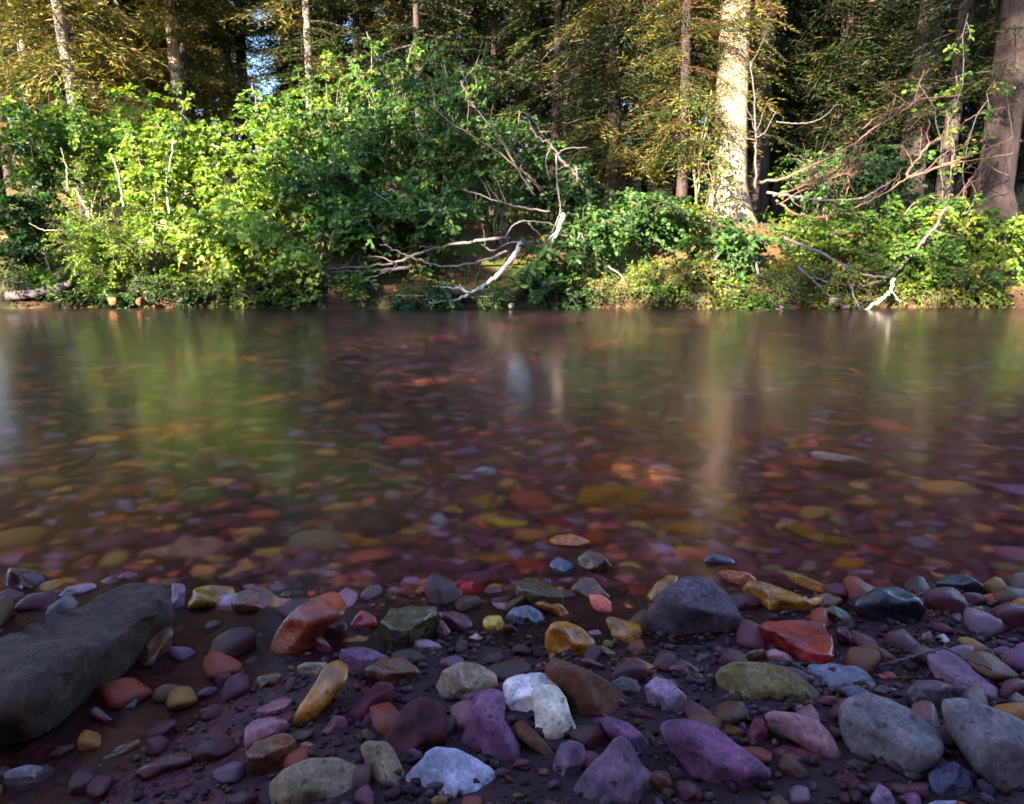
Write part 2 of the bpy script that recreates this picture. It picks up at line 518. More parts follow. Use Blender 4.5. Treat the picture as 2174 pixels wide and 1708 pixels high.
TOPS = {}
def slab_stone(label, col, fin, src, s, z, seed, group):
    """An angular flat-topped block: the top face at height z, its sides running down and in, edges worn."""
    import bmesh
    r = np.random.default_rng(seed)
    pg = pix(src, s)
    POLY.append(pg)
    T = []
    for a, b in pg:
        d = ray(a, b)
        T.append(EYE + d * ((z - EYE.z) / d.z))
    ctr = sum(T, Vector()) / len(T)
    g = min(ground_z(ctr.x, ctr.y), z - .02) - .012
    bm = bmesh.new()
    tv, mv, bv = [], [], []
    for p in T:
        q = p - ctr
        k1, k2 = r.uniform(.99, 1.05), r.uniform(.80, .95)
        tv.append(bm.verts.new(q + Vector((0, 0, r.normal() * .0015))))
        mv.append(bm.verts.new(Vector((q.x * k1, q.y * k1, (g - z) * r.uniform(.3, .5)))))
        bv.append(bm.verts.new(Vector((q.x * k2, q.y * k2, g - z))))
    bm.faces.new(tv[::-1]); bm.faces.new(bv)
    m = len(tv)
    for i in range(m):
        j = (i + 1) % m
        bm.faces.new((tv[i], tv[j], mv[j], mv[i])); bm.faces.new((mv[i], mv[j], bv[j], bv[i]))
    size = max(np.ptp([p.x for p in T]), np.ptp([p.y for p in T]))
    bmesh.ops.bevel(bm, geom=list(bm.edges), offset=size * .06, segments=3, profile=.6, affect='EDGES', clamp_overlap=True)
    bmesh.ops.triangulate(bm, faces=list(bm.faces))
    for _ in range(2):
        bmesh.ops.subdivide_edges(bm, edges=[e for e in bm.edges if e.calc_length() > size * .06], cuts=1, use_grid_fill=True)
        bmesh.ops.triangulate(bm, faces=[f for f in bm.faces if len(f.verts) > 3])
    bmesh.ops.recalc_face_normals(bm, faces=list(bm.faces))
    o3 = Vector((seed * 1.7, seed * .3, 0))
    for v in bm.verts:
        v.co += v.normal * size * (.045 * noise.noise(v.co / size * 3 + o3) + .016 * noise.noise(v.co / size * 13 + o3))
    me = bpy.data.meshes.new('stone')
    bm.to_mesh(me); bm.free()
    for p in me.polygons: p.use_smooth = True
    me.materials.append({'d': M_DRY, 'w': M_WET}[fin])
    o = obj('stone', me, None, ctr)
    o.color = (*tone(PAL[col], .72), 1)
    tag(o, label, 'stone', group)
    NAMED.append((short_name(label), ctr.x, ctr.y, False))
    HERO.append((ctr.x, ctr.y, size * .5))
    return o

def outline_stone(label, col, fin, k, src, s, seed, depth=0.8, group='stones on the near shore', lift=0.0):
    """A rounded solid whose outline, seen from in front, is the given polygon; it has its own depth and facets."""
    r = np.random.default_rng(seed)
    pg = pix(src, s)
    c = (pg.min(0) + pg.max(0)) / 2 * 0.5 + pg.mean(0) * 0.5
    w, h = np.ptp(pg[:, 0]), np.ptp(pg[:, 1])
    sub = fin == 'u'
    foot = bed_hit(c[0], pg[:, 1].max() - 0.12 * h, 0.0, air=not sub)
    if sub:                                            # a stone on the bed: outline scaled at its own distance
        foot = bed_hit(c[0], c[1] + 0.2 * h, 0.0)
        Cw = foot.copy()
        d0 = (foot - EYE).length
        size = d0 / F_D
        w3, h3 = w * size, h * size
        tilt = max(0.25, (EYE.z - foot.z) / d0)
        X = Vector((1, 0, 0)); Yv = Vector((0, 1, 0)); Zv = Vector((0, 0, 1))
        q = pg - c
        Q = np.stack([q[:, 0] * size, -q[:, 1] * size / tilt * 0.72], -1)
        D = 0.30 * min(w3, h3 / tilt)
        D = min(max(D, 0.012), 0.05)
        Cw.z = ground_z(Cw.x, Cw.y) + D * 0.55
    else:
        t = (foot - EYE).length + 0.22 * h * (foot - EYE).length / F_D
        rc = ray(*c)
        Cw = EYE + rc * t
        Zv = -rc
        X = Vector((0, 0, 1)).cross(Zv).normalized()
        Yv = Zv.cross(X)
        Q = []
        for a, b in pg:                                # the outline in the plane through the centre facing the camera
            d = ray(a, b)
            p = EYE + d * (t / d.dot(rc)) - Cw
            Q.append((p.dot(X), p.dot(Yv)))
        Q = np.array(Q)
        D = depth * 0.5 * min(np.ptp(Q[:, 0]), np.ptp(Q[:, 1])) * 1.05
    lev = 4 if max(w, h) > 75 else 3
    n, Fc = ICO[lev]
    k = k * 2.3
    th = np.linspace(-np.pi, np.pi, 181)
    dx, dy = np.cos(th), np.sin(th)
    Rt = np.zeros(len(th))
    A, Bq = Q, np.roll(Q, -1, 0)
    for i in range(len(Q)):
        e = Bq[i] - A[i]
        det = dx * (-e[1]) - dy * (-e[0])
        det = np.where(abs(det) < 1e-12, 1e-12, det)
        tt = (A[i][0] * (-e[1]) - A[i][1] * (-e[0])) / det
        uu = (dx * A[i][1] - dy * A[i][0]) / det
        ok = (tt > 0) & (uu >= -1e-6) & (uu <= 1 + 1e-6)
        Rt = np.where(ok & (tt > Rt), tt, Rt)
    Rt = np.where(Rt <= 0, Rt[Rt > 0].mean(), Rt)
    ker = np.array([1, 2, 3, 2, 1.0]); ker /= ker.sum()
    Rt = np.convolve(np.concatenate([Rt[-3:-1], Rt, Rt[1:3]]), ker, 'valid') * 1.02
    rho = np.hypot(n[:, 0], n[:, 1])
    ang = np.arctan2(n[:, 1], n[:, 0])
    Rn = np.interp(ang, th, Rt)
    Rm = Rt.mean()
    g = (rho / Rn * Rm) ** k + (abs(n[:, 2]) / D * Rm) ** k      # in units of the mean radius
    loc = lambda v: np.array([v.dot(X), v.dot(Yv), v.dot(Zv)])
    facets = []
    up = loc(Vector((r.normal() * 0.18, r.normal() * 0.18, 1)).normalized())
    facets.append((up, r.uniform(0.58, 0.78)))
    for _ in range(13):
        p = np.array([r.normal(), r.normal() * 0.8, 0.0])
        p /= np.linalg.norm(p); p[2] = r.uniform(0.5, 1.6)
        p /= np.linalg.norm(p)
        facets.append((p, r.uniform(0.64, 0.97)))
    for p, u in facets:                                # cut facets a share of the way in
        sup = max((n * (g ** (-1.0 / k))[:, None]) @ p)
        g = g + np.maximum(0, (n @ p) / (u * sup)) ** (k * 1.7)
    rad = Rm * g ** (-1.0 / k)
    rad *= 1 + wobble(n, 2.0, 0.035, seed) + wobble(n, 7.0, 0.016, seed + 50) + (wobble(n, 16.0, 0.007, seed + 90) if lev == 4 else 0)
    V = n * rad[:, None]
    for ax in (0, 1):                                  # keep the outline's full width and height
        lo, hi = V[:, ax].min(), V[:, ax].max()
        V[:, ax] = (V[:, ax] - lo) / (hi - lo) * np.ptp(Q[:, ax]) * 1.03 + Q[:, ax].min() - .015 * np.ptp(Q[:, ax])
    Rm3 = np.array([X[:], Yv[:], Zv[:]])
    V = V @ Rm3
    mat = {'d': M_DRY, 'w': M_WET, 'u': M_SUB}[fin]
    o = obj('stone', mesh_np('stone', V, Fc, mat), None, Cw)
    cc = tone(PAL[col], 0.95 if sub else (0.72 if fin == 'w' else 0.68)) * r.uniform(0.88, 1.12)
    o.color = (*cc, 1)
    tag(o, label, 'stone', group)
    POLY.append(pg)
    NAMED.append((short_name(label), Cw.x, Cw.y, sub))
    HERO.append((Cw.x, Cw.y, 0.5 * max(np.ptp(V[:, 0]), np.ptp(V[:, 1]))))
    return o
HERO, POLY, NAMED = [], [], []

def in_poly(x, y, pg):
    inside = False
    j = len(pg) - 1
    for i in range(len(pg)):
        xi, yi = pg[i]; xj, yj = pg[j]
        if (yi > y) != (yj > y) and x < (xj - xi) * (y - yi) / (yj - yi + 1e-9) + xi:
            inside = not inside
        j = i
    return inside

CUT = (',', ' near ', ' beside ', ' under ', ' with ', ' behind ', ' at ', ' in ', ' on ', ' below ', ' leaning ', ' left of ', ' from ', ' beyond ', ' touching ', ' standing ',
       ' lying ', ' cut ', ' amid ', ' between ', ' wedged ', ' half ', ' against ', ' propping ', ' resting ', ' pointing ', ' peeping ', ' far ', ' alone ', ' squeezed ', ' just ', ' tucked ',
       ' tilted ', ' rising ', ' sunk ', ' to ', ' before ', ' amid ', ' seen ', ' crowding ', ' right of ', ' topmost ', ' lowest ', ' farthest ', ' hanging ', ' above ', ' glowing ', ' growing ')
def short_name(s):
    for w in CUT:
        s = s.split(w)[0]
    return ' '.join(s.split()[:6])

NTH = ['', ', second nearest', ', third nearest', ', fourth nearest', ', fifth nearest', ', sixth nearest', ', seventh nearest', ', eighth nearest', ', ninth nearest', ', tenth nearest'] + [f', {w} nearest' for w in ('eleventh', 'twelfth', 'thirteenth', 'fourteenth', 'fifteenth', 'sixteenth')]
def anchor_labels(items, anchors, pattern):
    """items [(object, look, x, y)]: name each by its look and the nearest well-named neighbour, nearest first."""
    cnt = {}
    for a in anchors: cnt[a[0]] = cnt.get(a[0], 0) + 1
    anchors = [a for a in anchors if cnt[a[0]] == 1]
    rows = []
    for o, look, x, y in items:
        d, n = min(((a[1] - x) ** 2 + (a[2] - y) ** 2, a[0]) for a in anchors)
        rows.append((d, len(rows), o, look, n))
    seen = {}
    for d, _, o, look, n in sorted(rows):
        k = seen.get((look, n), 0); seen[(look, n)] = k + 1
        o['label'] = pattern.format(look=look, n=n) + NTH[min(k, len(NTH) - 1)]
SHORE = '''
A|broad grey-brown slab, the biggest stone at the water's edge|slab|d|9|-60,620 80,530 280,420 560,290 760,225 960,220 1040,260 1050,380 1000,500 880,640 740,780 500,850 340,900 150,1010 -60,1060
A|dark wine stone in the water beyond the big slab's low end|maroon|w|5|40,200 60,150 160,148 260,190 330,260 260,320 100,350 40,340
A|small glossy wine stone peeping over the big slab's top edge|wine|w|7|695,225 760,175 810,165 870,200 895,230 880,270 760,280
A|thin reddish shard wedged behind the sloping edge of the big slab|mauve|w|8|330,340 420,260 560,240 590,270 450,330 330,370
A|upright pinkish stone squeezed against the big slab's tall corner|mauve|w|6|1050,250 1100,235 1130,290 1125,400 1080,480 1045,470
A|blocky ochre wet stone with streaked face near the big slab|ochre|w|8|1190,270 1290,250 1420,265 1440,330 1410,430 1300,470 1200,440 1140,390
A|angular red-brown wet stone with a dark left face beside the ochre block|brown|w|9|1420,310 1530,270 1610,260 1700,330 1720,400 1620,480 1460,450 1415,400
A|tall leaning orange-red wet stone with bluish sheen|brick|w|7|1690,540 1780,420 1900,340 2040,290 2100,370 2095,450 2000,500 1930,620 1900,700 1720,760 1630,740
A|upright rusty stone with pale crust leaning on the big slab's foot|brown|w|7|910,560 960,500 1050,520 1050,620 1000,760 930,820 830,830 860,680
A|dull purple block under the near edge of the big slab|purple|d|6|330,900 420,845 490,880 490,970 400,1090 230,1130 90,1100 130,1010
A|pale grey rounded stone topmost of the pair in the near corner below the slab|grey|d|5|30,1080 130,1075 190,1120 215,1190 160,1250 100,1310 30,1320
A|dark brown stone under the pale rounded corner stone|darkbrown|d|5|150,1260 220,1210 240,1290 180,1350 90,1370 100,1310
A|smooth pale grey stone lowest in the corner below the slab|grey|d|4|30,1390 180,1345 310,1375 350,1440 340,1530 30,1560
A|dim maroon stone between the corner stones and the wet sand|maroon|w|6|270,1340 350,1235 450,1220 490,1270 430,1380 330,1380
A|greyish oblong stone half sunk in the wet sand|dkgrey|w|6|740,960 800,920 850,940 860,1080 800,1120 740,1080
A|dark maroon shard lying in the wet sand near the purple block|maroon|w|9|530,1010 600,990 720,1100 700,1150 620,1120
A|long tan shard lying flat in the wet sand|brown|w|8|590,1340 720,1230 850,1190 830,1240 700,1340
A|long flat dark red stone at the near edge of the wet sand|maroon|w|7|820,1400 950,1310 1130,1260 1210,1300 1140,1370 900,1440
A|flat reddish-orange stone sunk beside the leaning orange-red stone|brown|w|7|1530,870 1600,800 1720,790 1700,850 1570,910
A|low pink-red flat stone at the sand's edge|rose|w|8|1560,1010 1700,930 1780,940 1740,1000 1620,1040
A|rosy stone propping up a dark brown block|rose|w|8|1500,1120 1560,1070 1660,1055 1750,1080 1760,1130 1640,1200 1490,1290 1490,1180
A|dark brown flat-topped block leaning on the rosy stone|brown|w|10|1480,1260 1560,1190 1720,1140 1790,1140 1815,1190 1770,1270 1640,1390 1540,1410 1480,1340
A|long brown-olive stone standing like a finger beside the grit|amber|w|6|1780,1100 1830,990 1920,860 1980,750 2060,710 2120,760 2110,850 2000,970 1890,1100 1820,1150
A|small cream-topped stone behind the long finger stone|tan|w|8|1810,750 1860,725 1990,725 1960,790 1900,840 1830,810
A|small glossy wine wedge at the foot of the leaning orange-red stone|wine|w|7|1910,570 1960,560 2020,640 1990,700 1930,640
A|small pinkish oval leaning against the orange-red stone's right edge|mauve|w|5|2020,560 2050,500 2110,480 2120,530 2060,590
A|large smooth tan-brown boulder cut by the bottom of the view|tan|d|4|1640,1460 1720,1380 1880,1310 2060,1310 2190,1370 2230,1480 2200,1600 1650,1600
A|tiny tan sliver on the grit below the finger stone|tan|d|6|1830,1220 1870,1205 1940,1240 1910,1265 1840,1250
A|rose-coloured pointed stone in the dark grit near the finger stone|rose|d|7|1950,1170 2040,1050 2100,1060 2120,1110 2040,1190
A|small black shard lying in the shallow pool|black|w|9|1460,740 1560,685 1580,720 1500,770
B|olive flat-topped wet stone with a dark shining rim|darkolive|w|7|230,640 290,560 420,550 560,565 570,610 480,680 390,740 300,770 230,720
B|glossy red stone with an orange peak beside the olive flat-topped stone|red|w|9|70,650 130,580 215,630 210,710 110,725 60,700
B|small orange-tan stone resting above a purple flat-faced stone|amber|w|6|0,760 110,730 180,740 170,790 60,795 0,790
B|purple flat-faced stone below the small orange-tan one|purple|d|10|0,800 100,795 220,810 290,850 230,890 140,930 60,880
B|rounded brown wet stone with pinkish glints|brown|w|6|150,920 240,870 360,855 450,920 470,990 420,1060 330,1075 230,1020 150,970
B|wine-red log-shaped stone pointing at the rounded brown one|wine|d|6|50,1180 150,1070 230,1000 300,1010 310,1080 240,1160 150,1250 80,1250
B|large dark maroon stone with a shaded hollow face|maroon|d|6|260,1330 330,1230 380,1130 470,1085 570,1110 615,1180 620,1320 580,1420 480,1480 370,1500 300,1420
B|big rounded tan stone with dark smudges|tan|d|5|560,1030 600,930 700,885 810,900 910,960 910,1030 820,1090 760,1130 700,1150 600,1130
B|small mauve block behind the waisted purple stone|mauve|d|8|710,1080 770,1060 800,1090 770,1160 720,1150
B|tall purple stone with a narrow waist, standing by the white rock|purple|d|6|760,1130 810,1050 890,1040 945,1060 960,1130 950,1220 1000,1290 1045,1370 1040,1480 990,1560 900,1530 820,1450 700,1400 715,1300 745,1220
B|rough white rock behind the cream slab|white|d|8|945,1010 1010,960 1120,945 1210,965 1260,1010 1260,1080 1200,1120 1160,1200 1130,1230 1060,1220 980,1180 970,1110
B|rough cream-white slab leaning on the white rock|cream|d|9|1110,1060 1180,1020 1260,1020 1310,1090 1330,1180 1370,1270 1360,1330 1270,1365 1190,1320 1140,1260 1135,1150
B|big pinkish-brown block with a sharp pale ridge beside the white rock|brown|d|9|1195,930 1240,860 1300,880 1420,930 1560,1000 1640,1070 1660,1120 1640,1200 1520,1210 1340,1230 1290,1090 1220,1000
B|long brown wedge under the cream slab's lower end|brown|d|6|1010,1250 1060,1225 1140,1290 1240,1400 1240,1460 1150,1400 1040,1320
B|smooth pink oval stone standing below the cream slab|mauve|d|5|1230,1600 1240,1480 1280,1370 1340,1340 1410,1370 1430,1450 1380,1540 1290,1640 1220,1650
B|big bluish-white stone cut by the bottom of the view|pale|d|7|330,1650 420,1530 500,1450 530,1400 580,1375 690,1390 790,1440 880,1500 930,1570 940,1700 330,1700
B|tan squared block beside the bluish-white stone|tan|d|8|120,1380 160,1345 270,1350 310,1390 380,1540 330,1640 210,1640 170,1500
B|big pinkish-grey stone rising to a blunt peak at the bottom|mauve|d|7|1340,1640 1450,1490 1540,1400 1590,1330 1640,1315 1690,1360 1740,1470 1830,1550 1900,1640 1900,1720 1340,1720
B|purple sloping wedge behind the peaked pinkish-grey stone|purple|d|7|1510,1220 1560,1200 1680,1240 1780,1330 1800,1420 1740,1470 1650,1400 1580,1340
B|bright amber wet stone with a golden facet|amber|w|8|1190,720 1240,650 1310,650 1400,690 1480,770 1450,820 1370,870 1330,890 1250,850 1190,800
B|blue-grey wet oval beside the yellow egg stone|blue|w|5|965,620 1000,570 1090,555 1160,590 1205,650 1190,690 1110,715 1020,700 975,660
B|egg-shaped yellow wet stone with a pale tip|yellow|w|4|830,640 850,615 930,615 970,690 970,740 910,760 850,740 835,700
B|small cream pebble just in front of the yellow egg stone|cream|w|4|740,750 790,720 830,750 800,780
B|knobbly dark maroon stone left of the yellow egg stone|wine|w|9|570,600 660,590 730,610 770,660 740,730 690,750 640,690
B|small upright wine stone wedged by the knobbly maroon one|wine|w|8|540,660 590,640 640,700 630,790 580,780 545,720
B|shiny lavender-pink stone just out of the water below the olive stone|lilac|w|9|430,760 500,750 570,780 610,820 560,850 470,840
B|small amber stone touching the olive stone's near side|amber|w|7|410,730 470,690 530,690 520,740 440,760
B|long dark olive wet stone at the water's edge|darkolive|w|8|1015,430 1070,385 1170,410 1280,460 1300,510 1230,545 1120,540 1040,500
B|pointed amber shard below the long dark olive stone|amber|w|8|1130,545 1240,520 1290,560 1330,610 1370,660 1300,640 1220,590
B|orange glossy stone farthest out of the water, top of a small heap|orange|w|5|1195,210 1240,150 1330,140 1430,180 1490,240 1400,270 1300,260 1220,240
B|bluish-brown rounded stone under the orange glossy one|blue|w|5|1220,320 1270,275 1330,290 1370,370 1340,420 1240,410 1210,370
B|striped brown block leaning against the orange glossy stone|brown|w|9|1380,280 1450,235 1530,270 1590,360 1560,410 1480,420 1390,370
B|brown wedge with a pale ridge at the foot of the striped block|brown|w|9|1340,470 1400,390 1470,400 1530,480 1600,540 1520,570 1420,550
B|amber triangular stone beside the big dark dome|amber|w|9|1540,640 1570,620 1740,670 1750,730 1690,810 1620,790 1580,730
B|small shiny olive pebble under the amber triangle|olive|w|5|1480,800 1530,785 1600,830 1590,870 1510,860
B|small grey stone beside the pinkish-brown block's end|grey|d|7|1580,1000 1640,965 1720,990 1740,1060 1680,1110 1640,1080
B|grey-lilac rough stone between the brown block and the olive oval|lilac|d|8|1770,1030 1830,970 1910,990 2010,1090 1980,1170 1900,1220 1800,1150
B|gold-flecked small angular stone|ochre|w|9|1660,860 1720,855 1840,910 1840,960 1770,960 1700,910
B|maroon shard under the grey-lilac stone|maroon|d|9|1670,1160 1740,1150 1850,1210 1840,1240 1740,1220
B|dark red pebble behind the white rock|red|w|6|1130,900 1190,880 1200,930 1130,940
B|small brick-red shard behind the pinkish-brown block|wine|w|8|1400,870 1450,860 1540,910 1520,950 1430,910
B|small curved pinkish stone under the amber triangle's tip|pink|w|6|1430,710 1490,695 1540,750 1480,760
B|small orange stone peeping from behind the big dark dome|amber|w|6|1750,580 1790,490 1840,420 1900,385 1960,385 1930,470 1850,560
C|big dark speckled dome-shaped stone with a dusty pale crown|dome|d|2.4|0,400 80,330 170,295 240,310 320,370 400,450 450,560 510,660 480,720 380,745 200,770 60,740 -70,680 -120,600 -90,520
C|long orange-tan wet stone lying beyond the flat red one|amber|w|7|480,370 520,320 640,345 760,390 850,430 910,500 900,540 800,550 680,540 600,470 490,420
C|flat bright red triangular wet stone|red|w|10|580,580 680,555 860,560 980,570 1020,660 1030,790 980,800 860,770 720,680
C|lumpy maroon stone in front of the dark dome|maroon|w|6|30,870 100,790 170,840 240,880 230,930 120,910
C|large olive-yellow oval stone with a dark underside|olive|d|5|310,930 350,850 450,815 600,820 720,840 820,900 930,990 970,1060 900,1075 760,1060 620,1080 450,1080 340,1000
C|shiny pink striped pebble between the red triangle and the olive oval|pink|w|5|610,760 670,735 740,760 785,800 760,830 660,830
C|small brown stone touching the pink striped pebble|brown|w|6|470,780 560,740 620,740 610,820 500,830
C|flat blue-grey slab with an orange edge behind the olive oval|slate|d|9|870,820 1000,815 1180,830 1260,910 1310,960 1230,985 1000,970 930,880
C|brownish pink wedge beyond the flat blue-grey slab|brown|d|8|1190,720 1240,700 1330,740 1420,810 1340,830 1220,800
C|black layered rock with a bluish sheen|black|w|8|1110,450 1200,420 1300,365 1420,365 1520,420 1580,500 1560,560 1480,600 1530,640 1380,620 1280,590 1180,530
C|narrow orange wet stone at the water's edge near the black rock|amber|w|7|745,290 790,275 920,330 1060,390 1060,410 930,400 800,345
C|brown block under the narrow orange stone|brown|w|8|910,430 1000,400 1080,430 1080,480 960,510
C|shiny dark olive pebble leaning on the black layered rock|darkolive|w|5|950,510 1030,475 1110,510 1160,560 1150,620 1060,600 980,560
C|wet brick-red stone touching the dark dome's right shoulder|brick|w|7|330,290 400,260 510,290 560,330 500,360 470,420 400,400
C|dark glinting wet stone standing in the water behind the dome|blue|w|6|230,220 290,170 400,180 440,230 420,280 330,280 260,270
C|massive pale grey-mauve boulder with a smooth rounded back|grey|d|5|1060,1100 1120,1020 1240,1000 1370,1040 1520,1120 1640,1220 1680,1320 1640,1400 1560,1480 1480,1550 1380,1560 1240,1500 1150,1400 1080,1250
C|smooth pinkish-white oblong stone beside the massive pale boulder|pink|d|5|620,1140 670,1110 820,1130 940,1170 1020,1260 1060,1350 1050,1440 960,1390 800,1290 680,1220
C|large purple stone mottled with white and red|purple|d|8|0,1180 100,1160 220,1180 330,1220 430,1300 540,1380 630,1460 640,1520 560,1560 380,1620 230,1620 150,1460 50,1330 -10,1230
C|flat plum-coloured stone under the pinkish-white oblong|wine|d|10|640,1330 720,1320 860,1310 940,1370 1030,1470 1060,1540 1060,1620 900,1610 830,1560 740,1460
C|big dim grey boulder at the far corner past the massive pale one|grey|d|6|1680,1060 1780,1035 1900,1060 2100,1150 2230,1200 2230,1640 2050,1620 1900,1480 1800,1350 1720,1220
C|dark greenish stone behind the dim corner boulder|dkgrey|d|6|1470,1000 1530,930 1640,925 1760,970 1830,1030 1700,1060 1650,1140 1540,1100
C|long dark mauve striped slab tilted behind the corner boulder|mauve|d|8|1590,760 1680,730 1800,800 1920,880 2000,960 2020,1040 1950,1040 1800,960 1660,870
C|dark bluish stone at the bottom under the dim corner boulder|blue|d|6|1600,1490 1680,1425 1760,1420 1840,1480 1870,1580 1840,1720 1650,1720
C|small lilac pointed stone at the bottom between plum and blue stones|lilac|d|7|1245,1640 1300,1550 1360,1580 1400,1660 1380,1740 1250,1740
C|small violet stone at the bottom touching the dark bluish one|purple|d|7|1410,1620 1490,1570 1550,1630 1560,1740 1420,1740
C|dark maroon stone under the massive pale boulder's near end|maroon|d|7|1040,1500 1150,1490 1230,1590 1210,1660 1070,1640
C|small shiny crimson pebble right of the flat blue-grey slab|red|w|5|1280,890 1370,870 1420,920 1390,940 1310,930
C|dark maroon pebble against the massive pale boulder's top|maroon|w|6|1270,970 1310,945 1420,985 1400,1030 1300,1020
C|small pink squarish pebble beyond the black layered rock|pink|d|9|1560,650 1610,630 1630,680 1600,720 1560,700
C|small white pebble near the black layered rock|white|d|6|1640,670 1690,645 1730,690 1690,710
C|small crimson chip at the black rock's foot|red|w|8|1380,650 1440,645 1460,690 1400,680
C|maroon wet stone standing against the red triangle's end|maroon|w|8|1040,610 1090,600 1180,720 1150,760 1050,680
C|black rounded rock lying in the river beyond all the shore stones|black|w|5|1640,340 1740,290 1830,290 1920,350 1960,420 1850,400 1700,400
C|grey flat pebble half hidden behind the massive pale boulder|slate|d|6|1060,970 1150,955 1260,1000 1200,1020 1110,1030 1060,1040
C|upright plum stone behind the pinkish-white oblong|wine|d|7|510,1230 560,1150 610,1160 640,1220 610,1350 530,1330
C|brown stone tucked behind the mottled purple one|brown|d|6|330,1200 430,1195 490,1230 480,1300 400,1260
C|small mauve triangle under the olive oval|mauve|d|9|800,1080 830,1070 930,1130 940,1160 810,1120
C|dim lilac stone at the far edge beyond the striped mauve slab|purple|d|6|1980,740 2060,720 2120,760 2080,800 2030,780
C|pale bluish stone at the very bottom under the dark bluish one|pale|d|5|1560,1690 1640,1650 1760,1650 1820,1700 1800,1760 1560,1760
'''
BED = '''
E|big peach-coloured stone under the water with a pink glint|peach|6|660,1150 720,1070 820,1030 920,1060 960,1100 900,1140 760,1165
E|pale yellow-green squarish stone under the water near the peach one|yellow|9|1070,1145 1090,1085 1180,1095 1165,1160 1090,1170
B|brightest yellow oval stone under the shallow water|yellow|5|810,50 850,10 960,10 1060,60 1090,90 1040,120 930,120 860,90
B|olive-yellow oval stone under the water left of the brightest yellow one|ochre|5|360,110 440,65 520,90 530,130 450,160 380,150
B|thin orange-yellow splinter under the shallow water|amber|6|15,165 60,150 180,180 270,210 200,225 60,200
B|greenish-ochre stone touching the brightest yellow oval|olive|6|670,80 760,40 810,90 740,120 670,130
B|cream-yellow flat stone beyond the brightest yellow oval|yellow|7|580,0 650,-25 720,0 700,35 620,30
E|large olive-yellow round stone under the water|ochre|5|1980,890 2060,850 2150,890 2160,940 2060,950
E|lilac-white slanted stone, palest pink one on the stream bed|lilac|6|1940,690 1990,650 2060,650 2030,700 1960,715
E|pale blue-white oval stone on the stream bed|pale|5|2010,770 2060,745 2120,765 2110,795 2040,800
E|brown round stone just left of the pale blue-white oval|brown|5|1800,750 1850,720 1940,740 1900,790 1830,780
E|large dark red-brown slab under the water|maroon|7|1450,1000 1520,950 1650,940 1730,960 1740,1010 1680,1050 1520,1050
E|bright orange stone under the water near the far end of the big slab|orange|6|400,990 450,960 520,970 530,1000 470,1010
E|long dull red stone under the water amid ochre ones|brick|6|470,850 560,820 650,830 640,860 540,880
E|rounded ochre stone touching the long dull red one|ochre|5|670,850 720,820 770,840 780,880 700,890
E|broad brownish-ochre stone beside the rounded ochre one|olive|5|760,880 850,850 930,870 920,910 820,920
E|ochre stone alone beyond the bright orange one|ochre|6|320,880 370,860 410,880 360,910
E|pink flat stone between the peach stone and the ochre pair|pink|6|650,940 700,915 740,930 720,960 670,960
E|yellow flat stone far out on the bed in green reflections|yellow|6|380,640 430,615 510,630 480,650 400,660
B|orange-tan block under the water just off the olive flat-topped stone|amber|9|690,270 760,245 960,260 1000,290 930,320 740,330
F|largest yellow-tan slab on the stream bed|ochre|8|270,920 330,820 440,810 620,830 630,890 560,910 400,920
F|long bright red slab on the bed beside the yellow-tan one|red|7|480,950 540,925 700,920 790,950 720,970 580,980
F|orange pointed stone under the water below the long red slab|amber|8|630,1010 700,985 820,990 800,1040 720,1040
F|brick-red slanted stone under the water near the glossy orange heap|brick|8|300,980 400,990 430,1060 380,1090 320,1040
F|wine-red flat stone under the water left of the slanted brick-red one|red|7|130,980 240,970 290,1000 220,1020 150,1010
F|golden yellow stone under the water beyond the dark dome|yellow|6|680,1100 720,1060 800,1090 800,1130 730,1130
F|brown-orange round stone on the bed, dark underneath|brown|5|260,730 310,690 400,710 420,750 340,770 280,760
F|pale cream pointed stone far out on the bed|cream|7|1290,700 1350,680 1450,705 1480,730 1380,735 1310,725
F|olive-yellow flat stone beside a pale grey one far out|ochre|6|900,655 980,640 1040,665 980,690 920,680
F|pale grey narrow stone far out beside the olive-yellow one|slate|6|1060,650 1110,635 1170,665 1110,680
F|blue-grey round pebble on the bed beside a pink one|slate|5|910,810 940,785 990,810 970,830 920,830
F|salmon-pink pebble on the bed beside the blue-grey one|pink|5|1010,810 1050,785 1080,815 1050,830
F|broad olive stone with a dark shadow under its edge|olive|6|1280,810 1380,790 1480,830 1450,870 1330,860
F|long tapering ochre stone under the dark water|ochre|7|1190,1000 1240,985 1330,1020 1400,1090 1320,1080 1240,1040
F|tan sliver far out in the dark water|tan|6|1600,700 1680,680 1770,715 1700,740
F|ochre wedge between the red slab and the dark water|ochre|6|890,930 940,905 1030,950 1000,970 920,960
F|dull red-brown stone in the dark water near the black rounded rock|brick|6|1520,1090 1600,1090 1620,1120 1540,1130
F|orange-brown stone in the water behind the long orange-tan shore stone|amber|6|1360,1160 1440,1120 1500,1160 1440,1190
F|dark wine stone under the water right of the orange pointed one|wine|7|800,1030 880,1010 960,1040 940,1070 830,1060
B|red round stone in the shallows right behind the olive flat-topped stone|red|5|620,510 680,440 760,425 840,460 800,500 680,530
B|broad terracotta stone in the shallows below the orange-tan block|brick|6|1000,300 1080,275 1200,310 1220,370 1100,400 1030,350
B|olive triangular stone in the shallows beside the striped block|olive|8|1600,400 1650,290 1720,310 1780,380 1700,430
B|scarlet pebble in the shallows near the dark dome|red|6|1660,460 1710,425 1780,460 1750,520 1690,500
E|dark crimson slab in the shallows between the peach and orange-tan stones|wine|7|1700,1190 1780,1150 1930,1160 1960,1190 1880,1215 1750,1215
'''
